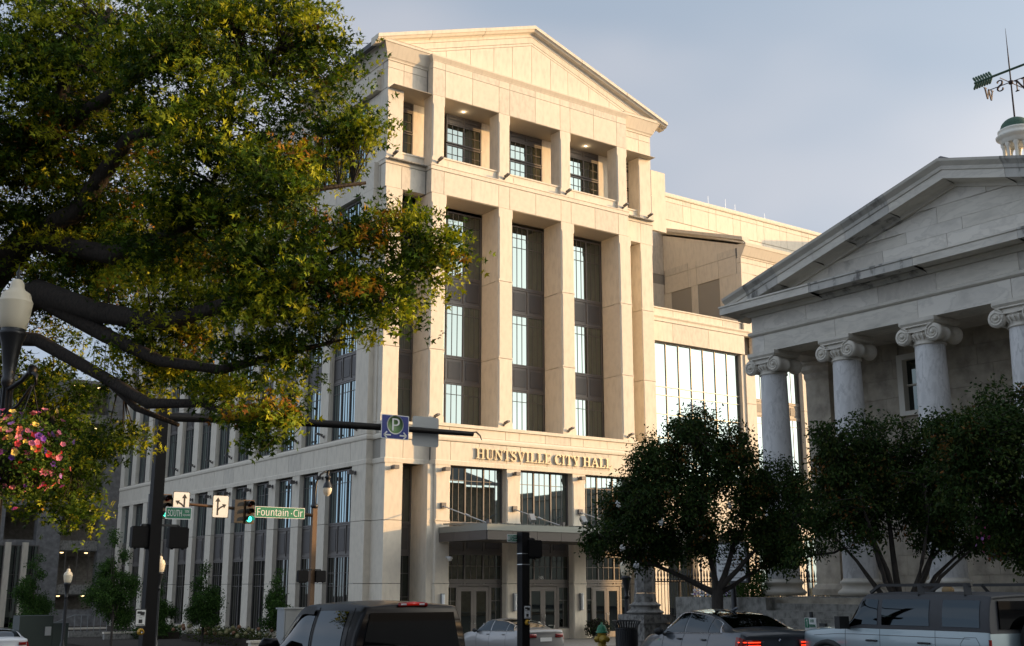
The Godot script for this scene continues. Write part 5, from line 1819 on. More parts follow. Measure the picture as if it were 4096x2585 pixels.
	# across the square, out of frame: shops whose roofline shades the lower walls and shows in the glass
	o = bthing("shop_row", "row of brick shops across the square", "building", P(90, 0, -10))
	s = st()
	ub(s, 80.0, 84.0, -0.5, 11.6, -60.0, 20.8)
	ub(s, 79.8, 84.0, 11.6, 12.2, -60.0, 20.9)
	done(s, o, "wall", M.stone)
	for k in 15:
		for r in 2:
			window(o, "s", 79.95, -58.0 + k * 5.0, -56.0 + k * 5.0, 4.6 + r * 3.4, 6.8 + r * 3.4, 2, 1, [5.7 + r * 3.4], M.glass_low)
	o = bthing("courthouse", "unseen courthouse behind the viewer, blocking sky over the square", "building", P(0, 0, -40))  # out of frame, added to hold sky light off the foreground
	s = st()
	ub(s, -22.0, 24.0, -0.5, 15.0, -60.0, -20.0)
	ub(s, -22.4, 24.4, 15.0, 15.8, -60.4, -19.6)
	done(s, o, "wall", M.garage)
	for k in 9:
		for r in 3:
			piece(o, "window", -20.0 + k * 5.0, -18.2 + k * 5.0, 1.2 + r * 4.6, 4.0 + r * 4.6, -20.05, -19.9, M.glass_low)
# ---- trees ----
func oak_leaf() -> ArrayMesh:
	var out = [Vector2(0, 0), Vector2(0.06, 0.10), Vector2(0.30, 0.06), Vector2(0.10, 0.26), Vector2(0.46, 0.36), Vector2(0.12, 0.48), Vector2(0.40, 0.74), Vector2(0.10, 0.70), Vector2(0.0, 1.0), Vector2(-0.10, 0.70), Vector2(-0.40, 0.74), Vector2(-0.12, 0.48), Vector2(-0.46, 0.36), Vector2(-0.10, 0.26), Vector2(-0.30, 0.06), Vector2(-0.06, 0.10)]
	var s = st()
	var mid = [Vector2(0, 0.18), Vector2(0, 0.5)]
	for i in 16:
		var a: Vector2 = out[i]
		var b: Vector2 = out[(i + 1) % 16]
		var m: Vector2 = mid[0] if minf(a.y, b.y) < 0.3 else mid[1]
		tri(s, Vector3(m.x, 0.0, m.y), Vector3(a.x, absf(a.x) * 0.3 - a.y * a.y * 0.15, a.y), Vector3(b.x, absf(b.x) * 0.3 - b.y * b.y * 0.15, b.y))
	s.generate_normals()
	return s.commit()

func plain_leaf() -> ArrayMesh:
	var s = st()
	var r = [Vector3(0, 0, 0), Vector3(0.22, 0.05, 0.3), Vector3(0.2, 0.05, 0.65), Vector3(0, -0.06, 1.0)]
	for k in [-1.0, 1.0]:
		var a: Vector3 = r[1] * Vector3(k, 1, 1)
		var b: Vector3 = r[2] * Vector3(k, 1, 1)
		tri(s, r[0], a, b)
		tri(s, r[0], b, r[3])
	s.generate_normals()
	return s.commit()

func in_ball() -> Vector3:
	return Vector3(rng.randfn(), rng.randfn(), rng.randfn()).normalized() * pow(rng.randf(), 0.4)

# lobes: [centre, radius]; limbs: list of [points, radii] given, or grown from the fork
func tree(called: String, label: String, group: String, base: Vector3, trunk: Array, trunk_r: Array, lobes: Array, limbs: Array, leaf: Mesh, mat: Material, dens: float, size: float, cols: Array, odd: Array, bark: Material, twig_r := 0.012, mains := 5, flat := 1.0) -> void:
	var o = bthing(called, label, "tree", base, group)
	var s = st(true)
	tube(s, trunk, trunk_r, 12)
	done(s, o, "trunk", bark)
	var fork: Vector3 = trunk[-1]
	var nodes = PackedVector3Array()
	for l in limbs:
		s = st(true)
		tube(s, l[0], l[1], 9)
		done(s, o, "limb", bark)
		for i in l[0].size() - 1:
			for k in 5:
				nodes.append(l[0][i].lerp(l[0][i + 1], k / 5.0))
	if limbs.is_empty():
		var stride = maxi(1, lobes.size() / mains)
		for pass_ in 2:
			for bi in lobes.size():
				if (bi % stride == 0) != (pass_ == 0):
					continue
				var c: Vector3 = lobes[bi][0]
				var start: Vector3 = fork
				if pass_ == 1:
					var best = 1e9
					for q in nodes:
						var dd: float = q.distance_squared_to(c) + 2.0 * maxf(0.0, q.y - c.y)
						if dd < best:
							best = dd
							start = q
				else:
					start = fork.lerp(trunk[0], rng.randf_range(0.0, 0.1))
				var bend: Vector3 = start.lerp(c, 0.5) + Vector3(rng.randfn() * 0.12, 0.10 * (c - start).length() + rng.randfn() * 0.08, rng.randfn() * 0.12)
				var pts = []
				var rad = []
				var r0: float = trunk_r[-1] * (rng.randf_range(0.5, 0.7) if pass_ == 0 else rng.randf_range(0.2, 0.3))
				for i in 9:
					var t = i / 8.0
					pts.append(start.lerp(bend, t).lerp(bend.lerp(c, t), t) + in_ball() * 0.04)
					rad.append(lerpf(r0, twig_r * 1.3, pow(t, 0.7)))
				s = st(true)
				tube(s, pts, rad, 7)
				done(s, o, "limb", bark)
				for i in range(2, 9):
					nodes.append(pts[i])
	# twigs and leaves
	var tw = st(true)
	var xf = []
	var col = PackedColorArray()
	for b in lobes:
		var n = int(ceil(dens * pow(b[1], 2.3)))
		for k in n:
			var c: Vector3 = b[0] + in_ball() * b[1]
			var near: Vector3 = fork
			var best = 1e9
			for q in nodes:
				var d = q.distance_squared_to(c)
				if d < best:
					best = d
					near = q
			var mid = near.lerp(c, 0.55) + in_ball() * 0.12 + UP * 0.05
			tube(tw, [near, mid, c], [twig_r, twig_r * 0.7, twig_r * 0.3], 4, false)
			var tone = rng.randf()
			var weird = rng.randf() < 0.05
			var along = (c - mid).normalized()
			for j in 46:
				var t = rng.randf()
				var p = mid.lerp(c, t) + in_ball() * size * (1.9 + t) * Vector3(1.15, flat, 1.15)
				var d = (along * 0.5 + in_ball() * 1.1 - UP * 0.35).normalized()
				var x = d.cross(Vector3(rng.randfn(), rng.randfn(), rng.randfn())).normalized()
				var z = size * rng.randf_range(0.65, 1.2)
				xf.append(Transform3D(Basis(x * z, d.cross(x) * -z, d * z), p))
				var cc: Color = cols[clampi(int(floor(tone * cols.size() + rng.randfn() * 0.9)), 0, cols.size() - 1)]
				if weird and odd.size() and rng.randf() < 0.7:
					cc = odd[rng.randi() % odd.size()]
				col.append(cc * rng.randf_range(0.75, 1.25))
	done(tw, o, "twigs", bark)
	var mm = MultiMesh.new()
	mm.transform_format = MultiMesh.TRANSFORM_3D
	mm.use_colors = true
	mm.mesh = leaf
	mm.instance_count = xf.size()
	for i in xf.size():
		mm.set_instance_transform(i, xf[i])
		mm.set_instance_color(i, col[i])
	var m = MultiMeshInstance3D.new()
	m.name = "crown"
	m.multimesh = mm
	m.material_override = mat
	m.set_meta("kind", "stuff")
	o.add_child(m)
	m.position = -o.position

func trees() -> void:
	var lobes = []
	for q in [[3.87, 10.17, 18.13, 1.53], [5.03, 9.71, 15.45, 1.34], [6.5, 10.43, 15.53, 1.07], [7.05, 9.6, 14.56, 0.63], [4.74, 8.41, 18.12, 1.57], [5.44, 7.72, 14.55, 1.29], [6.95, 8.31, 14.65, 0.86], [7.25, 8.50, 13.84, 0.33], [6.26, 6.31, 13.97, 1.13], [5.60, 6.56, 16.28, 1.30], [4.70, 6.99, 18.76, 1.29], [7.5, 6.55, 13.27, 0.60], [8.12, 6.40, 13.22, 0.5], [7.25, 5.5, 13.28, 0.72], [7.8, 5.95, 13.2, 0.45], [6.07, 5.13, 14.10, 0.85], [5.52, 5.14, 16.33, 0.8], [5.99, 4.05, 13.66, 0.46], [6.05, 3.6, 13.50, 0.30], [5.78, 4.5, 14.92, 0.5], [4.65, 4.62, 18.80, 0.85], [5.00, 3.70, 17.32, 0.55], [4.29, 3.37, 18.44, 0.69], [2.52, 8.58, 19.09, 1.83], [2.96, 5.71, 20.00, 1.4], [4.74, 2.9, 18.12, 0.40]]:
		lobes.append([P(q[0], q[1], q[2]), q[3]])
	var limbs = []
	for l in [[[3.34, 5.88, 19.12, 0.300], [4.00, 6.23, 18.04, 0.240], [4.62, 5.81, 16.98, 0.170], [5.28, 5.53, 15.89, 0.130], [5.72, 5.66, 14.96, 0.110], [6.08, 5.77, 14.34, 0.090], [6.65, 5.78, 13.69, 0.060], [7.30, 5.72, 13.22, 0.030]],
		[[4.00, 6.23, 18.04, 0.200], [4.74, 5.46, 16.89, 0.120], [5.26, 4.98, 15.91, 0.090], [5.80, 4.78, 15.03, 0.070], [6.43, 4.96, 14.21, 0.050], [6.85, 5.07, 13.54, 0.020]],
		[[3.43, 5.63, 18.81, 0.160], [4.05, 5.50, 18.00, 0.110], [4.72, 4.79, 16.66, 0.090], [5.08, 4.34, 15.79, 0.080], [5.56, 4.28, 14.95, 0.060], [5.79, 4.02, 14.30, 0.050], [6.34, 3.99, 13.66, 0.025]],
		[[4.72, 4.79, 16.66, 0.070], [5.00, 4.31, 16.09, 0.050], [5.43, 4.04, 15.53, 0.030]],
		[[3.36, 6.37, 19.47, 0.300], [3.88, 7.27, 18.73, 0.220], [4.38, 7.52, 17.76, 0.160], [4.81, 8.52, 16.84, 0.120], [5.26, 8.65, 15.90, 0.090], [5.88, 9.10, 15.21, 0.060], [6.55, 9.96, 14.98, 0.030]],
		[[3.23, 8.45, 19.81, 0.200], [3.87, 8.72, 18.13, 0.150], [4.35, 9.07, 17.17, 0.110], [4.81, 9.40, 16.23, 0.080], [5.34, 9.57, 15.23, 0.040]],
		[[3.88, 7.27, 18.73, 0.200], [4.80, 6.78, 17.22, 0.150], [5.22, 6.86, 16.18, 0.120], [5.52, 7.06, 15.47, 0.100], [5.85, 7.15, 14.87, 0.080], [6.45, 7.27, 14.20, 0.050], [7.27, 7.43, 13.73, 0.025]],
		[[5.52, 7.06, 15.47, 0.080], [5.66, 7.83, 15.13, 0.060], [5.82, 8.83, 15.26, 0.045], [5.92, 10.17, 15.44, 0.025]],
		[[6.08, 5.77, 14.34, 0.060], [6.53, 6.19, 14.01, 0.045], [7.19, 6.55, 13.54, 0.035], [7.91, 6.59, 13.15, 0.015]],
		[[3.87, 8.72, 18.13, 0.130], [4.07, 9.71, 17.74, 0.090], [4.46, 10.72, 17.09, 0.050]],
		[[3.36, 5.2, 19.6, 0.2], [4.0, 4.9, 19.1, 0.1], [4.5, 4.4, 18.6, 0.06], [4.8, 3.6, 17.9, 0.03]]]:
		var pts = []
		var rad = []
		for q in l:
			pts.append(P(q[0], q[1], q[2]))
			rad.append(q[3] * 0.95)
		limbs.append([pts, rad])
	var ol = oak_leaf()
	tree("oak_tree", "large spreading oak filling the upper left with yellowing leaves in sunlit and shaded tones", "", P(3.1, -0.08, 19.9), [P(3.1, -0.1, 19.9), P(3.15, 0.4, 19.85), P(3.2, 2.5, 19.7), P(3.3, 5.0, 19.4), P(3.36, 6.4, 19.5), P(3.25, 8.4, 19.8)], [0.6, 0.46, 0.42, 0.4, 0.3, 0.2], lobes, limbs, ol, M.oak_leaf, 62.0, 0.145, [Color(0.022, 0.044, 0.006), Color(0.034, 0.062, 0.006), Color(0.055, 0.10, 0.008), Color(0.18, 0.23, 0.016), Color(0.34, 0.34, 0.022)], [Color(0.36, 0.16, 0.02), Color(0.40, 0.24, 0.02), Color(0.22, 0.09, 0.02)], M.bark, 0.011, 5, 0.42)  # leaf colours hold real yellowing plus painted sun highlights and inner shade
	var R = Vector3(0.8138, 0, 0.5812)
	var myr = [Color(0.022, 0.045, 0.010), Color(0.030, 0.055, 0.012), Color(0.045, 0.06, 0.012), Color(0.018, 0.038, 0.010)]
	var odd = [Color(0.16, 0.07, 0.02), Color(0.10, 0.06, 0.015)]
	var defs = [
		["crape myrtle before the planter, single dark trunk", P(20.3, 0.05, 20.1), 1, [[-0.4, 5.55, 0.65], [-0.9, 4.75, 0.7], [0.1, 4.8, 0.85], [-1.75, 4.0, 0.5], [-2.35, 3.45, 0.42], [-1.4, 3.8, 0.95], [-0.3, 3.8, 0.95], [0.9, 4.1, 0.85], [1.6, 3.55, 0.75], [2.05, 2.95, 0.5], [-2.0, 3.0, 0.6], [-0.9, 2.9, 0.5], [1.0, 3.05, 0.7], [-2.6, 3.0, 0.35], [-1.9, 2.5, 0.32], [-1.3, 2.55, 0.3], [1.7, 2.5, 0.3]]],
		["crape myrtle with many stems behind the pale SUV", P(20.3, 0.05, 14.9), 2, [[-0.2, 4.7, 0.65], [-1.0, 4.45, 0.55], [0.7, 4.6, 0.55], [-1.35, 3.8, 0.65], [0.0, 3.9, 0.8], [1.2, 3.9, 0.75], [-1.6, 3.0, 0.45], [-0.9, 3.25, 0.5], [0.9, 3.15, 0.5], [1.6, 3.2, 0.45], [-1.9, 2.45, 0.3], [1.85, 2.7, 0.25]]],
		["crape myrtle at the right edge behind flower basket", P(20.3, 0.05, 10.6), 1, [[-1.5, 4.8, 0.65], [-2.2, 4.3, 0.55], [-0.9, 4.0, 0.9], [-2.0, 3.7, 0.55], [0.0, 4.8, 0.9], [0.0, 3.5, 0.9], [-1.4, 3.0, 0.5], [1.0, 4.3, 1.0], [-0.7, 5.2, 0.5]]]]
	for d in defs:
		var lb_ = []
		var base: Vector3 = d[1]
		for q in d[3]:
			lb_.append([base + R * q[0] + UP * (q[1] - 0.05) + Vector3(rng.randf_range(-0.5, 0.5), 0, rng.randf_range(-0.5, 0.5)), q[2] * 1.28])
		for k in 16:
			var q: Array = d[3][rng.randi() % d[3].size()]
			var off = in_ball().normalized() * q[2] * rng.randf_range(1.1, 1.5)
			lb_.append([base + R * q[0] + UP * (q[1] - 0.05) + off, rng.randf_range(0.18, 0.36)])
		tree("crape_myrtle", d[0], "crape myrtles before the bank", base, [base, base + UP * 0.6 + R * 0.03, base + UP * (1.75 if d[2] == 1 else 1.0) + R * 0.06], [0.18, 0.15, 0.14], lb_, [], M_leaf, M.small_leaf, 150.0, 0.085, myr, odd, M.bark_smooth, 0.010, 4 if d[2] == 1 else 8)
	# white flower heads on the first two myrtles
	for q in [[-1.35, 3.35, 0.0], [-2.35, 3.75, 0.0], [-2.25, 2.75, 0.2], [-1.95, 2.35, 0.1], [0.35, 3.75, 0.4], [-0.3, 3.0, 0.5], [-0.55, 6.1, 0.0], [-1.1, 4.1, 0.6]]:
		var s = st(true)
		var hc = P(20.3, 0, 20.1) + R * q[0] + UP * q[1] - Vector3(0.5812, 0, -0.8138) * (0.9 - q[2])
		for k in 26:
			var c = hc + in_ball() * Vector3(0.06, 0.09, 0.06)
			lathe(s, [Vector2(0.0, -0.02), Vector2(0.022, 0.0), Vector2(0.0, 0.02)], c, 5)
		done(s, get_node("crape_myrtle"), "flower_head", M.sign_white)
	# young trees along the side wing
	var yg = [Color(0.035, 0.075, 0.015), Color(0.05, 0.10, 0.02), Color(0.025, 0.055, 0.012)]
	for q in [["young street tree furthest left before the garage", 15.0, 62.9, -1.6, 3.6, 1.25], ["tall young street tree right of the garage opening", 17.2, 56.5, -1.4, 4.7, 1.45], ["young street tree just right of near black pole", 19.6, 57.2, -0.95, 2.4, 0.95], ["young dark street tree in the middle of side wing", 21.45, 56.0, -0.95, 3.05, 1.1], ["young dark street tree nearest the city hall corner", 23.6, 51.9, -0.95, 2.7, 0.95]]:
		var base = P(q[1], q[3], q[2])
		var hgt: float = q[4] - q[3]
		var lb_ = []
		for k in 9:
			var t = k / 8.0
			var rr_: float = q[5] * (0.55 - 0.45 * absf(t - 0.25)) * (1.0 if t < 0.6 else 0.62)
			var a = rng.randf() * TAU
			lb_.append([base + UP * (hgt * lerpf(0.3, 0.95, t)) + Vector3(cos(a), 0, sin(a)) * q[5] * 0.5 * (1.0 - t * 0.55), rr_])
		tree("street_tree", q[0], "young trees along the side wing", base, [base, base + UP * hgt * 0.15, base + UP * hgt * 0.3], [0.07, 0.06, 0.05], lb_, [], M_leaf, M.small_leaf, 170.0, 0.10, yg, [], M.bark_smooth, 0.008)
	# shade trees of the square, out of frame: they show in the car windows
	var src = []
	var o2: Node3D
	var sp = [[-15.0, 6.0, "shade tree of the square left of the viewer"], [-17.0, 17.0, "second shade tree of the square left of viewer"], [-14.0, 28.0, "third shade tree of the square, along the street"], [-12.0, -9.0, "shade tree of the square behind the viewer"], [6.0, -13.0, "shade tree before the courthouse"]]
	for i in sp.size():
		var base = P(sp[i][0], -0.08, sp[i][1])
		if i == 0:
			var lb2 = []
			for k in 16:
				lb2.append([base + Vector3(rng.randfn() * 2.0, 4.2 + 4.2 * rng.randf(), rng.randfn() * 2.0), rng.randf_range(1.0, 1.7)])
			tree("shade_tree", sp[i][2], "shade trees round the square", base, [base, base + UP * 1.5, base + UP * 3.2], [0.4, 0.3, 0.26], lb2, [], M_leaf, M.small_leaf, 9.0, 0.32, [Color(0.03, 0.06, 0.012), Color(0.05, 0.085, 0.015)], [], M.bark, 0.02)
			o2 = get_node("shade_tree")
		else:
			var c = o2.duplicate()
			c.name = numbered("shade_tree")
			add_child(c)
			c.position = base
			c.rotation.y = i * 1.3
			tag(c, sp[i][2], "tree", "shade trees round the square")
# ---- vehicles: a skin over stations along the length; each station is [z, y sill, x sill, x mid, y mid, x belt, y belt, x roof edge, y roof edge, y roof middle] ----
func cm(a: float, b: float, c: float, d: float, t: float) -> float:
	return b + 0.5 * t * (c - a + t * (2 * a - 5 * b + 4 * c - d + t * (3 * (b - c) + d - a)))

func skin(k: Array, t: float, v: float, side: float) -> Vector3:
	var i = clampi(int(floor(t)), 0, k.size() - 2)
	var f = t - i
	var q = []
	for j in 10:
		q.append(cm(k[maxi(i - 1, 0)][j], k[i][j], k[i + 1][j], k[mini(i + 2, k.size() - 1)][j], f))
	var x: float
	var y: float
	if v <= 2.0:
		var a = v / 2.0
		x = (1 - a) * (1 - 2 * a) * q[2] + 4 * a * (1 - a) * q[3] + a * (2 * a - 1) * q[5]
		y = (1 - a) * (1 - 2 * a) * q[1] + 4 * a * (1 - a) * q[4] + a * (2 * a - 1) * q[6]
	elif v <= 3.0:
		var a = v - 2.0
		x = lerpf(q[5], q[7], a) + 0.03 * sin(PI * a)
		y = lerpf(q[6], q[8], a)
	else:
		var a = v - 3.0
		x = q[7] * (1 - a)
		y = lerpf(q[8], q[9], sin(PI / 2 * a))
	return Vector3(x * side, y, q[0])

func patch(s: SurfaceTool, k: Array, t0: float, t1: float, nt: int, v0: float, v1: float, nv: int, lift := 0.0, sides := [-1.0, 1.0]) -> void:
	for side in sides:
		var g = []
		for i in nt + 1:
			var row = []
			for j in nv + 1:
				var t = lerpf(t0, t1, float(i) / nt)
				var v = lerpf(v0, v1, float(j) / nv)
				var p = skin(k, t, v, side)
				if lift > 0.0:
					var a = skin(k, minf(t + 0.03, k.size() - 1.001), v, side) - skin(k, maxf(t - 0.03, 0.0), v, side)
					var b = skin(k, t, minf(v + 0.03, 3.999), side) - skin(k, t, maxf(v - 0.03, 0.0), side)
					p += a.cross(b).normalized() * lift * -side
				row.append(p)
			g.append(row)
		for i in nt:
			for j in nv:
				if side > 0:
					quad(s, g[i][j], g[i][j + 1], g[i + 1][j + 1], g[i + 1][j])
				else:
					quad(s, g[i][j], g[i + 1][j], g[i + 1][j + 1], g[i][j + 1])

func end_cap(s: SurfaceTool, k: Array, t: float) -> void:
	var l = []
	for j in 17:
		l.append(j * 0.25)
	for j in 16:
		quad(s, skin(k, t, l[j], -1.0), skin(k, t, l[j + 1], -1.0), skin(k, t, l[j + 1], 1.0), skin(k, t, l[j], 1.0))

func line_on(s: SurfaceTool, k: Array, pts: Array, r: float, side: float, lift := 0.008) -> void:
	var out = []
	for i in pts.size() - 1:
		for j in 6:
			var q: Vector2 = pts[i].lerp(pts[i + 1], j / 6.0)
			out.append(q)
	out.append(pts[-1])
	var p3 = []
	for q in out:
		var p = skin(k, q.x, q.y, side)
		p.x += side * lift
		p3.append(p)
	tube(s, p3, [r], 5)

func wheel(o: Node, at: Vector3, r: float) -> void:
	var s = st(true)
	lathe(s, [Vector2(r * 0.66, -0.1), Vector2(r * 0.95, -0.11), Vector2(r, -0.07), Vector2(r, 0.07), Vector2(r * 0.95, 0.11), Vector2(r * 0.66, 0.1)], at, 24, Vector3.RIGHT)
	var w = done(s, o, "wheel", M.tyre)
	s = st()
	for k in 5:
		var t = TAU * k / 5
		bar(s, at + Vector3(0.06 * signf(at.x), 0, 0), at + Vector3(0.08 * signf(at.x), sin(t) * r * 0.62, cos(t) * r * 0.62), 0.06, 0.03)
	lathe(s, [Vector2(r * 0.6, 0.0), Vector2(r * 0.66, 0.09), Vector2(r * 0.7, 0.1)], at, 20, Vector3(signf(at.x), 0, 0))
	done(s, w, "rim", M.galv)

func mirror(o: Node, at: Vector3, side: float, m: Material) -> void:
	var s = st(true)
	tube(s, [at + Vector3(side * 0.0, -0.04, 0), at + Vector3(side * 0.06, -0.02, -0.01)], [0.03], 6)
	tube(s, [at + Vector3(side * 0.05, 0.03, 0.07), at + Vector3(side * 0.15, 0.035, 0.04), at + Vector3(side * 0.22, 0.03, 0.0)], [0.06, 0.085, 0.06], 8)
	done(s, o, "mirror", m)

func handle(o: Node, k: Array, t: float, v: float, side: float, m: Material, long := 0.18) -> void:
	var p = skin(k, t, v, side)
	var s = st(true)
	tube(s, [p + Vector3(side * 0.012, 0, -long / 2), p + Vector3(side * 0.03, 0.004, 0), p + Vector3(side * 0.012, 0, long / 2)], [0.018], 6)
	done(s, o, "door_handle", m)

func sedan(called: String, label: String, at: Vector3, h: float, paint: Material, glass: Material, k: Array, lit: bool, chrome := true) -> Node3D:
	var o = thing(called, label, "car", at, PI - h, "")
	var n = k.size() - 1.001
	var s = st(true)
	patch(s, k, 0.0, n, 56, 0.0, 2.0, 8)
	patch(s, k, 0.0, n, 56, 2.0, 3.0, 5)
	patch(s, k, 0.0, n, 56, 3.0, 4.0, 6)
	end_cap(s, k, 0.0)
	end_cap(s, k, n)
	done(s, o, "body", paint)
	for side in [-1.0, 1.0]:
		for q in [[2.35, 2.95], [3.0, 4.35], [4.45, 5.82]]:
			s = st(true)
			patch(s, k, q[0], q[1], 10, 2.06, 2.93, 4, 0.006, [side])
			done(s, o, "side_window", glass)
		s = st()
		line_on(s, k, [Vector2(2.2, 2.04), Vector2(5.85, 2.04)], 0.012, side)
		line_on(s, k, [Vector2(2.2, 2.04), Vector2(2.5, 2.95), Vector2(4.4, 2.98), Vector2(5.4, 2.97), Vector2(5.85, 2.3)], 0.010, side)
		done(s, o, "window_trim", M.chrome if chrome else M.trim_black)
		s = st()
		for q in [2.9, 4.4, 5.7]:
			line_on(s, k, [Vector2(q, 0.25), Vector2(q + 0.02, 1.2), Vector2(q, 2.0)], 0.004, side, 0.0)
		done(s, o, "door_seam", M.trim_black)
		handle(o, k, 3.15, 1.72, side, paint)
		handle(o, k, 4.62, 1.72, side, paint)
		mirror(o, skin(k, 5.65, 2.05, side), side, M.trim_black)
	s = st(true)
	patch(s, k, 5.06, 5.94, 8, 3.06, 4.0, 6, 0.005)
	done(s, o, "windshield", glass)
	s = st(true)
	patch(s, k, 2.1, 3.85, 10, 3.08, 4.0, 6, 0.005)
	done(s, o, "rear_window", glass)
	for side in [-1.0, 1.0]:
		s = st(true)
		patch(s, k, 0.35, 1.15, 6, 1.28, 1.86, 4, 0.01, [side])
		done(s, o, "tail_light", M.lens_red)
		s = st(true)
		var e = skin(k, 0.3, 1.45, side)
		lb(s, Vector3(minf(e.x * 0.55, e.x * 0.95), 0.80, e.z - 0.06), Vector3(maxf(e.x * 0.55, e.x * 0.95), 0.93, e.z - 0.0))
		done(s, o, "tail_light", M.lens_red)
		s = st(true)
		for y in [0.83, 0.89]:
			tube(s, [Vector3(e.x * 0.58, y, e.z - 0.068), Vector3(e.x * 0.9, y, e.z - 0.068), skin(k, 0.9, 1.42 + (y - 0.83) * 4.0, side) + Vector3(side * 0.012, 0, 0)], [0.011], 6)
		done(s, o, "brake_light", M.brake_light if lit else M.lens_red)
	var zr: float = k[0][0]
	s = st()
	lb(s, Vector3(-0.26, 0.66, zr - 0.03), Vector3(0.26, 0.8, zr - 0.01))
	done(s, o, "plate", M.sign_white)
	for x in [-0.76, 0.76]:
		for z in [k[2][0] + 0.45, k[7][0] - 0.1]:
			wheel(o, Vector3(x, 0.32, z), 0.32)
	return o

func sedan_stations(l: float, w: float, hh: float) -> Array:
	var k = [
		[-2.32, 0.35, 0.66, 0.74, 0.62, 0.70, 0.98, 0.64, 1.01, 1.03], [-2.2, 0.24, 0.80, 0.87, 0.62, 0.80, 1.04, 0.70, 1.09, 1.11], [-1.72, 0.2, 0.85, 0.90, 0.6, 0.83, 1.04, 0.67, 1.11, 1.14],
		[-1.0, 0.2, 0.86, 0.905, 0.6, 0.81, 1.0, 0.60, 1.33, 1.37], [-0.25, 0.2, 0.86, 0.905, 0.6, 0.80, 0.98, 0.58, 1.39, 1.44], [0.4, 0.2, 0.86, 0.905, 0.6, 0.81, 0.96, 0.60, 1.37, 1.42],
		[1.08, 0.2, 0.86, 0.90, 0.6, 0.83, 0.94, 0.73, 0.98, 1.0], [1.72, 0.2, 0.86, 0.89, 0.58, 0.80, 0.86, 0.68, 0.90, 0.93], [2.15, 0.22, 0.78, 0.82, 0.52, 0.72, 0.72, 0.58, 0.75, 0.78], [2.32, 0.3, 0.58, 0.64, 0.48, 0.58, 0.60, 0.46, 0.62, 0.63]]
	for q in k:
		q[0] *= l / 4.64
		for j in [2, 3, 5, 7]:
			q[j] *= w / 1.81
		for j in [6, 8, 9]:
			q[j] *= hh / 1.44
	return k

func cars() -> void:
	var s: SurfaceTool
	# dark grey sedan with its brake lights on
	var k = sedan_stations(4.64, 1.81, 1.44)
	var o = sedan("parked_car", "dark grey sedan with glowing red brake lights", P(17.97, -0.05, 17.71), deg_to_rad(16.5), M.paint_grey, M.car_glass, k, true)
	s = st(true)
	lathe(s, [Vector2(0.0, 0.006), Vector2(0.04, 0.006), Vector2(0.04, 0.0)], Vector3(0, 0.93, -2.325), 16, Vector3(0, 0, -1))
	var ro = done(s, o, "roundel", M.trim_black)
	for q in [[0.0, M.blue_print], [PI / 2, M.sign_white], [PI, M.blue_print], [1.5 * PI, M.sign_white]]:
		s = st()
		for i in 4:
			var t0: float = q[0] + PI / 8 * i
			tri(s, Vector3(0, 0.93, -2.333), Vector3(cos(t0) * 0.026, 0.93 + sin(t0) * 0.026, -2.333), Vector3(cos(t0 + PI / 8) * 0.026, 0.93 + sin(t0 + PI / 8) * 0.026, -2.333))
		done(s, ro, "quarter", q[1])
	text_on(o, "dealer_badge", "Century", Vector3(0.42, 0.9, -2.33), PI, 0.16, 0.03, M.chrome)
	text_on(o, "plate_text", "8K51MM", Vector3(0, 0.73, -2.353), PI, 0.36, 0.09, M.lens_red)
	s = st(true)
	tube(s, [Vector3(0, 1.44, -0.62), Vector3(0, 1.49, -0.75), Vector3(0, 1.48, -0.82)], [0.03, 0.03, 0.01], 6)
	done(s, o, "antenna_fin", M.paint_grey)
	# silver sedan crossing before the entrance
	k = sedan_stations(4.97, 1.9, 1.43)
	sedan("moving_car", "silver sedan passing before the city hall entrance", P(27.0, -0.78, 38.0), deg_to_rad(2.0), M.paint_silver, M.car_glass, k, false)
	k = sedan_stations(4.64, 1.81, 1.43)
	sedan("white_car", "white sedan at the bottom left corner", P(12.75, -1.48, 58.8), deg_to_rad(2.0), M.paint_white, M.car_glass, k, false)
	suv()
	pickup()

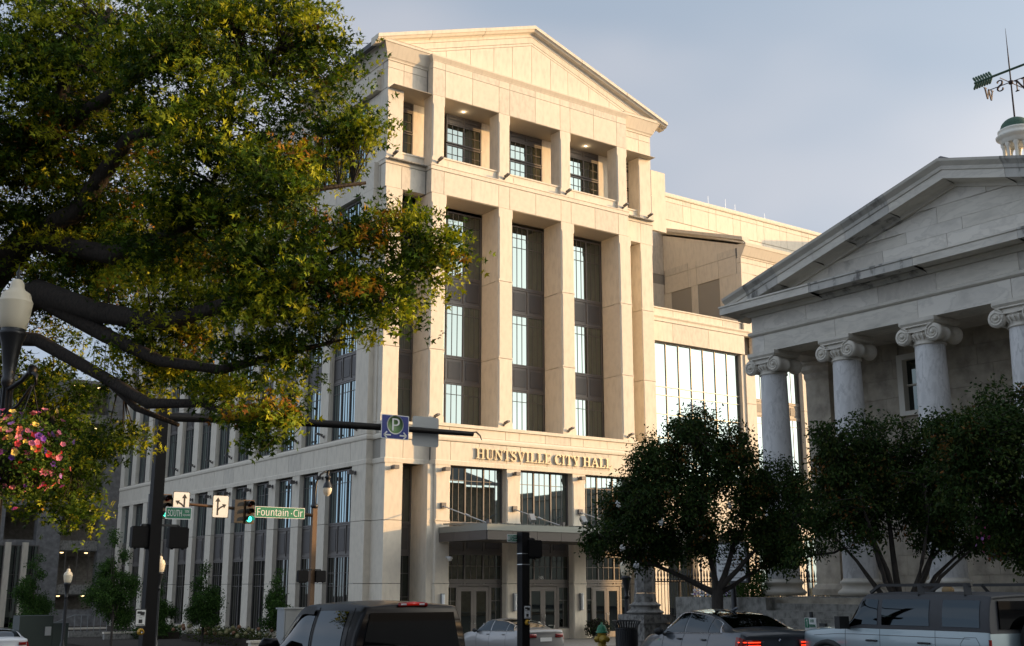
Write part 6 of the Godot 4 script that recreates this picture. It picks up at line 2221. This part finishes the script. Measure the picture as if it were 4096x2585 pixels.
func suv() -> void:
	var k = [
		[-2.2, 0.62, 0.86, 0.93, 0.9, 0.93, 1.21, 0.84, 1.74, 1.77], [-2.1, 0.5, 0.9, 0.965, 0.85, 0.955, 1.23, 0.86, 1.80, 1.84], [-1.0, 0.5, 0.9, 0.97, 0.85, 0.955, 1.23, 0.86, 1.81, 1.86],
		[0.2, 0.5, 0.9, 0.97, 0.85, 0.955, 1.22, 0.85, 1.80, 1.84], [0.62, 0.5, 0.9, 0.97, 0.85, 0.955, 1.22, 0.83, 1.76, 1.80], [1.08, 0.5, 0.9, 0.965, 0.85, 0.95, 1.21, 0.86, 1.23, 1.25], [1.6, 0.5, 0.9, 0.96, 0.85, 0.93, 1.17, 0.82, 1.21, 1.23], [2.15, 0.5, 0.86, 0.93, 0.8, 0.9, 1.12, 0.80, 1.15, 1.17], [2.25, 0.55, 0.8, 0.86, 0.8, 0.84, 1.05, 0.76, 1.08, 1.10]]
	var o = thing("parked_suv", "pale blue grey boxy SUV with dark hardtop and roof rails", "suv", P(18.4, -0.08, 13.0), PI - deg_to_rad(8.5))
	var n = k.size() - 1.001
	var s = st(true)
	patch(s, k, 0.0, n, 60, 0.0, 2.0, 8)
	patch(s, k, 4.95, n, 20, 2.0, 3.0, 3)
	patch(s, k, 4.95, n, 20, 3.0, 4.0, 6)
	end_cap(s, k, n)
	for j in 8:
		quad(s, skin(k, 0.0, j * 0.25, -1.0), skin(k, 0.0, j * 0.25 + 0.25, -1.0), skin(k, 0.0, j * 0.25 + 0.25, 1.0), skin(k, 0.0, j * 0.25, 1.0))
	done(s, o, "body", M.paint_ice)
	s = st(true)
	patch(s, k, 0.0, 5.0, 40, 2.0, 3.0, 6, 0.004)
	patch(s, k, 0.0, 4.05, 40, 3.0, 4.0, 8, 0.004)
	patch(s, k, 4.0, 5.0, 6, 3.0, 3.12, 2, 0.004)
	for j in 8:
		quad(s, skin(k, 0.0, 2.0 + j * 0.25, -1.0), skin(k, 0.0, 2.25 + j * 0.25, -1.0), skin(k, 0.0, 2.25 + j * 0.25, 1.0), skin(k, 0.0, 2.0 + j * 0.25, 1.0))
	done(s, o, "hardtop", M.hardtop)
	for side in [-1.0, 1.0]:
		for q in [[1.1, 1.78], [2.02, 2.9], [3.02, 4.72]]:
			s = st(true)
			patch(s, k, q[0], q[1], 10, 2.12, 2.86, 4, 0.012, [side])
			done(s, o, "side_window", M.car_glass)
		s = st()
		for q in [1.92, 2.96, 4.9]:
			line_on(s, k, [Vector2(q, 0.3), Vector2(q, 1.2), Vector2(q, 2.0)], 0.004, side, 0.0)
		line_on(s, k, [Vector2(0.4, 1.72), Vector2(6.5, 1.72)], 0.005, side, 0.0)
		line_on(s, k, [Vector2(1.15, 1.1), Vector2(1.12, 1.5), Vector2(1.2, 1.78), Vector2(1.42, 1.78), Vector2(1.5, 1.5), Vector2(1.45, 1.1), Vector2(1.15, 1.1)], 0.003, side, 0.001)
		done(s, o, "panel_seam", M.trim_black)
		handle(o, k, 2.12, 1.45, side, M.trim_black, 0.26)
		handle(o, k, 3.25, 1.45, side, M.trim_black, 0.26)
		var mp = skin(k, 4.75, 2.05, side)
		s = st()
		lb(s, Vector3(mp.x + side * 0.03 if side > 0 else mp.x - 0.26, mp.y - 0.02, mp.z - 0.07), Vector3(mp.x + 0.26 if side > 0 else mp.x - 0.03, mp.y + 0.2, mp.z + 0.06))
		done(s, o, "mirror", M.trim_black)
		# roof rail on its feet
		s = st()
		bar(s, Vector3(side * 0.74, 1.98, -1.75), Vector3(side * 0.74, 1.97, 0.3), 0.05, 0.05)
		bar(s, Vector3(side * 0.74, 1.97, 0.3), Vector3(side * 0.72, 1.84, 0.56), 0.05, 0.05)
		for z in [-1.75, -0.75]:
			bar(s, Vector3(side * 0.84, 1.80, z), Vector3(side * 0.74, 1.98, z + 0.1), 0.12, 0.05)
		done(s, o, "roof_rail", M.trim_black)
		s = st(true)
		patch(s, k, 0.02, 0.75, 6, 1.1, 1.72, 4, 0.02, [side])
		done(s, o, "tail_light", M.lens_red)
		# wheel arch flares
		for z in [-1.35, 1.5]:
			s = st(true)
			var arc = []
			for i in 13:
				var t = PI * i / 12
				arc.append(Vector3(side * 0.97, 0.42 + sin(t) * 0.52, z + cos(t) * 0.54))
			tube(s, arc, [0.06], 7)
			done(s, o, "fender_flare", M.trim_black)
	s = st(true)
	patch(s, k, 4.08, 4.92, 8, 3.14, 4.0, 6, 0.004)
	done(s, o, "windshield", M.car_glass)
	s = st()
	lb(s, Vector3(-0.72, 1.28, -2.23), Vector3(0.72, 1.72, -2.205))
	done(s, o, "rear_window", M.car_glass_dark)
	s = st(true)
	lathe(s, [Vector2(0.0, 0.2), Vector2(0.2, 0.2), Vector2(0.24, 0.22), Vector2(0.38, 0.22), Vector2(0.41, 0.16), Vector2(0.41, 0.04), Vector2(0.38, 0.0), Vector2(0.0, 0.0)], Vector3(-0.08, 1.08, -2.24), 28, Vector3(0, 0, -1))
	done(s, o, "spare_wheel", M.tyre)
	s = st()
	lb(s, Vector3(-0.62, 1.2, 1.95), Vector3(-0.55, 1.26, 2.1))
	lb(s, Vector3(0.55, 1.2, 1.95), Vector3(0.62, 1.26, 2.1))
	done(s, o, "hood_grip", M.trim_black)
	s = st()
	ext(s, PackedVector2Array([Vector2(1.2, 1.0), Vector2(1.32, 1.0), Vector2(1.27, 1.12)]), "z", 0.0, 0.004)
	var bd = done(s, o, "badge", M.blue_print)
	bd.transform = Transform3D(Basis(UP, -PI / 2), Vector3(-0.968, -0.03, 0.0))
	for x in [-0.82, 0.82]:
		for z in [-1.35, 1.5]:
			wheel(o, Vector3(x, 0.42, z), 0.42)

func pickup() -> void:
	# cab stations from its back wall forward
	var k = [
		[0.0, 0.4, 0.78, 0.84, 0.8, 0.82, 1.12, 0.66, 1.66, 1.69], [0.1, 0.36, 0.82, 0.88, 0.75, 0.845, 1.13, 0.68, 1.70, 1.74], [0.7, 0.34, 0.84, 0.895, 0.72, 0.85, 1.12, 0.69, 1.72, 1.765],
		[1.3, 0.34, 0.84, 0.895, 0.72, 0.85, 1.11, 0.69, 1.70, 1.75], [1.72, 0.34, 0.84, 0.895, 0.72, 0.855, 1.10, 0.70, 1.64, 1.68], [2.35, 0.34, 0.84, 0.89, 0.7, 0.85, 1.06, 0.76, 1.10, 1.13], [3.1, 0.34, 0.84, 0.88, 0.68, 0.82, 1.0, 0.70, 1.04, 1.07], [3.6, 0.4, 0.78, 0.82, 0.65, 0.74, 0.9, 0.62, 0.94, 0.96]]
	var o = thing("pickup_truck", "black pickup truck seen from behind in the foreground", "pickup", P(7.85, -0.08, 13.2), PI)
	var n = k.size() - 1.001
	var s = st(true)
	patch(s, k, 0.0, n, 50, 0.0, 2.0, 8)
	patch(s, k, 0.0, n, 50, 2.0, 3.0, 6)
	patch(s, k, 0.0, n, 50, 3.0, 4.0, 8)
	end_cap(s, k, 0.0)
	end_cap(s, k, n)
	done(s, o, "cab", M.paint_black)
	s = st()
	for q in [[-0.86, -0.80], [0.80, 0.86]]:
		lb(s, Vector3(q[0], 0.5, -1.9), Vector3(q[1], 1.12, -0.03))
	lb(s, Vector3(-0.8, 0.5, -1.9), Vector3(0.8, 1.12, -1.84))
	lb(s, Vector3(-0.8, 0.55, -1.84), Vector3(0.8, 0.6, -0.03))
	done(s, o, "bed", M.paint_black)
	s = st(true)
	# rear glass follows the cab's back wall
	var pts = []
	for i in 9:
		var t = i / 8.0
		pts.append([Vector3(lerpf(-0.72, 0.72, t), 1.16, -0.012), Vector3(lerpf(-0.62, 0.62, t), 1.62, -0.012)])
	for i in 8:
		quad(s, pts[i][0], pts[i][1], pts[i + 1][1], pts[i + 1][0])
	done(s, o, "rear_window", M.car_glass_dark)
	s = st(true)
	tube(s, [Vector3(-0.21, 1.715, 0.0), Vector3(0.0, 1.73, -0.01), Vector3(0.21, 1.715, 0.0)], [0.028], 7)
	done(s, o, "roof_brake_light", M.lens_red)
	s = st(true)
	for x in [-0.12, 0.15]:
		tube(s, [Vector3(x - 0.04, 1.722, -0.024), Vector3(x + 0.04, 1.722, -0.024)], [0.012], 6)
	done(s, o, "cargo_light", M.sign_white)
	for side in [-1.0, 1.0]:
		for q in [[1.5, 2.75], [2.95, 4.78]]:
			s = st(true)
			patch(s, k, q[0], q[1], 10, 2.1, 2.86, 5, 0.006, [side])
			done(s, o, "side_window", M.car_glass)
		s = st()
		for q in [1.3, 2.85, 4.85]:
			line_on(s, k, [Vector2(q, 0.3), Vector2(q, 2.0), Vector2(q, 2.95)], 0.005, side, 0.001)
		done(s, o, "door_seam", M.trim_black)
		# smoked deflector over the front door's glass
		s = st(true)
		patch(s, k, 2.95, 4.75, 12, 2.78, 2.95, 2, 0.035, [side])
		done(s, o, "window_visor", M.trim_black)
		handle(o, k, 3.1, 1.7, side, M.paint_black)
		var mp = skin(k, 4.55, 2.08, side)
		s = st(true)
		tube(s, [mp, mp + Vector3(side * 0.1, 0.0, 0.0)], [0.03], 6)
		tube(s, [mp + Vector3(side * 0.08, 0.02, 0.0), mp + Vector3(side * 0.12, 0.06, 0.01), mp + Vector3(side * 0.27, 0.06, 0.01), mp + Vector3(side * 0.31, 0.03, 0.0)], [0.06, 0.10, 0.10, 0.06], 10)
		done(s, o, "mirror", M.paint_black)
	s = st(true)
	patch(s, k, 4.06, 4.95, 8, 3.06, 4.0, 6, 0.005)
	done(s, o, "windshield", M.car_glass)
	for x in [-0.78, 0.78]:
		for z in [-1.1, 2.75]:
			wheel(o, Vector3(x, 0.34, z), 0.34)
# ---- people: one continuous skin from rounded bones, meshed as surface nets ----
func body(parent: Node, bones: Array, cell: float, m: Material, called: String, blend := 0.05) -> void:
	var lo = Vector3.ONE * 1e9
	var hi = -lo
	for b in bones:
		for e in 2:
			lo = lo.min(b[e] - Vector3.ONE * (b[2 + e] + 0.08))
			hi = hi.max(b[e] + Vector3.ONE * (b[2 + e] + 0.08))
	var n = Vector3i(((hi - lo) / cell).ceil()) + Vector3i.ONE
	var val = PackedFloat32Array()
	val.resize(n.x * n.y * n.z)
	var at = func(x: int, y: int, z: int) -> int: return (z * n.y + y) * n.x + x
	for z in n.z:
		for y in n.y:
			for x in n.x:
				var p: Vector3 = lo + Vector3(x, y, z) * cell
				var d = 1.0
				for b in bones:
					var ba: Vector3 = b[1] - b[0]
					var t = clampf((p - b[0]).dot(ba) / ba.length_squared(), 0, 1)
					var e: float = p.distance_to(b[0] + ba * t) - lerpf(b[2], b[3], t)
					var hh = clampf(0.5 + 0.5 * (d - e) / blend, 0, 1)
					d = lerpf(d, e, hh) - blend * hh * (1 - hh)
				val[at.call(x, y, z)] = d
	var vert = {}
	var s = st(true)
	for z in n.z - 1:
		for y in n.y - 1:
			for x in n.x - 1:
				var sum = Vector3.ZERO
				var cnt = 0
				for e in 12:
					var ax = e / 4
					var i = e % 2
					var j = (e / 2) % 2
					var a = [Vector3i(0, i, j), Vector3i(i, 0, j), Vector3i(i, j, 0)][ax] as Vector3i
					var b: Vector3i = a + [Vector3i(1, 0, 0), Vector3i(0, 1, 0), Vector3i(0, 0, 1)][ax]
					var va = val[at.call(x + a.x, y + a.y, z + a.z)]
					var vb = val[at.call(x + b.x, y + b.y, z + b.z)]
					if (va < 0) != (vb < 0):
						sum += Vector3(a).lerp(Vector3(b), va / (va - vb))
						cnt += 1
				if cnt:
					vert[Vector3i(x, y, z)] = lo + (Vector3(x, y, z) + sum / cnt) * cell
	for c in vert:
		for ax in 3:
			var d: Vector3i = [Vector3i(1, 0, 0), Vector3i(0, 1, 0), Vector3i(0, 0, 1)][ax]
			var u: Vector3i = [Vector3i(0, 1, 0), Vector3i(0, 0, 1), Vector3i(1, 0, 0)][ax]
			var v: Vector3i = [Vector3i(0, 0, 1), Vector3i(1, 0, 0), Vector3i(0, 1, 0)][ax]
			var q: Vector3i = c + d
			if q.x >= n.x or q.y >= n.y or q.z >= n.z:
				continue
			var v0 = val[at.call(c.x, c.y, c.z)]
			var v1 = val[at.call(q.x, q.y, q.z)]
			if (v0 < 0) == (v1 < 0):
				continue
			if vert.has(c - u) and vert.has(c - v) and vert.has(c - u - v):
				if v0 < 0:
					quad(s, vert[c], vert[c - v], vert[c - u - v], vert[c - u])
				else:
					quad(s, vert[c], vert[c - u], vert[c - u - v], vert[c - v])
	done(s, parent, called, m)

func person(label: String, at: Vector3, turn: float, tall: float, hair: Material, shirt: Material) -> void:
	var o = thing("person", label, "person", at, turn)
	var k = tall / 1.75
	var J = func(x: float, y: float, z: float) -> Vector3: return Vector3(x, y, z) * k
	var bones = [[J.call(0, 0.95, 0), J.call(0, 1.2, 0.0), 0.13, 0.125], [J.call(0, 1.2, 0), J.call(0, 1.42, 0), 0.13, 0.10], [J.call(0, 1.42, 0), J.call(0, 1.54, 0.01), 0.055, 0.05], [J.call(0, 1.58, 0.015), J.call(0, 1.67, 0.0), 0.075, 0.085]]
	for sd in [-1.0, 1.0]:
		bones.append([J.call(sd * 0.1, 0.93, 0), J.call(sd * 0.1, 0.5, 0.01), 0.09, 0.065])
		bones.append([J.call(sd * 0.1, 0.5, 0.01), J.call(sd * 0.1, 0.08, -0.02), 0.062, 0.042])
		bones.append([J.call(sd * 0.1, 0.05, -0.03), J.call(sd * 0.11, 0.035, 0.15), 0.045, 0.035])
		bones.append([J.call(sd * 0.08, 1.4, 0), J.call(sd * 0.19, 1.38, 0), 0.07, 0.06])
		bones.append([J.call(sd * 0.19, 1.38, 0), J.call(sd * 0.24, 1.1, -0.01), 0.055, 0.042])
		bones.append([J.call(sd * 0.24, 1.1, -0.01), J.call(sd * 0.24, 0.88, 0.06), 0.042, 0.03])
		bones.append([J.call(sd * 0.24, 0.86, 0.065), J.call(sd * 0.235, 0.79, 0.08), 0.035, 0.03])
		for f in 4:
			bones.append([J.call(sd * 0.235, 0.79, 0.06 + f * 0.018), J.call(sd * 0.225, 0.715 - absf(f - 1.5) * -0.006, 0.075 + f * 0.017), 0.011, 0.009])
		bones.append([J.call(sd * 0.23, 0.83, 0.1), J.call(sd * 0.21, 0.77, 0.125), 0.012, 0.01])
	bones.append([J.call(0, 1.60, 0.085), J.call(0, 1.575, 0.10), 0.012, 0.016])
	body(o, bones, 0.022, M.skin, "body", 0.03)
	body(o, [[J.call(0, 0.98, 0), J.call(0, 1.22, 0), 0.145, 0.14], [J.call(0, 1.22, 0), J.call(0, 1.4, 0), 0.142, 0.105], [J.call(-0.16, 1.375, 0), J.call(0.16, 1.375, 0), 0.075, 0.075], [J.call(-0.19, 1.38, 0), J.call(-0.225, 1.18, 0), 0.072, 0.066], [J.call(0.19, 1.38, 0), J.call(0.225, 1.18, 0), 0.072, 0.066]], 0.03, shirt, "shirt", 0.04)
	body(o, [[J.call(-0.09, 0.96, 0), J.call(-0.1, 0.5, 0.01), 0.115, 0.085], [J.call(0.09, 0.96, 0), J.call(0.1, 0.5, 0.01), 0.115, 0.085], [J.call(-0.1, 0.5, 0.01), J.call(-0.1, 0.1, -0.02), 0.083, 0.068], [J.call(0.1, 0.5, 0.01), J.call(0.1, 0.1, -0.02), 0.083, 0.068]], 0.03, M.denim, "trousers", 0.03)
	body(o, [[J.call(0, 1.66, -0.03), J.call(0, 1.69, 0.01), 0.098, 0.09], [J.call(-0.05, 1.7, -0.01), J.call(0.05, 1.7, -0.01), 0.07, 0.07], [J.call(0.0, 1.60, -0.06), J.call(0.0, 1.66, -0.05), 0.06, 0.08]], 0.018, hair, "hair", 0.02)
	for sd in [-1.0, 1.0]:
		var s = st(true)
		lathe(s, [Vector2(0.0, 0.008), Vector2(0.009, 0.004), Vector2(0.012, -0.004)], J.call(sd * 0.032, 1.625, 0.083), 8, Vector3(0, 0, 1))
		done(s, o, "eye", M.sign_black)

func people() -> void:
	person("person with short dark hair standing behind the SUV", P(19.95, 0.05, 14.0), 2.6, 1.80, M.hair_dark, M.sign_black)
	person("person with fair hair and white top behind SUV", P(20.2, 0.05, 13.72), -0.6, 1.80, M.hair_fair, M.shirt_white)
func _ready() -> void:
	rng.seed = 20
	var bm = BoxMesh.new()
	bm.size = Vector3.ONE
	cube = bm
	materials()
	setting()
	M_leaf = plain_leaf()
	ground()
	city_hall()
	bank()
	backdrop()
	street()
	cars()
	people()
	trees()
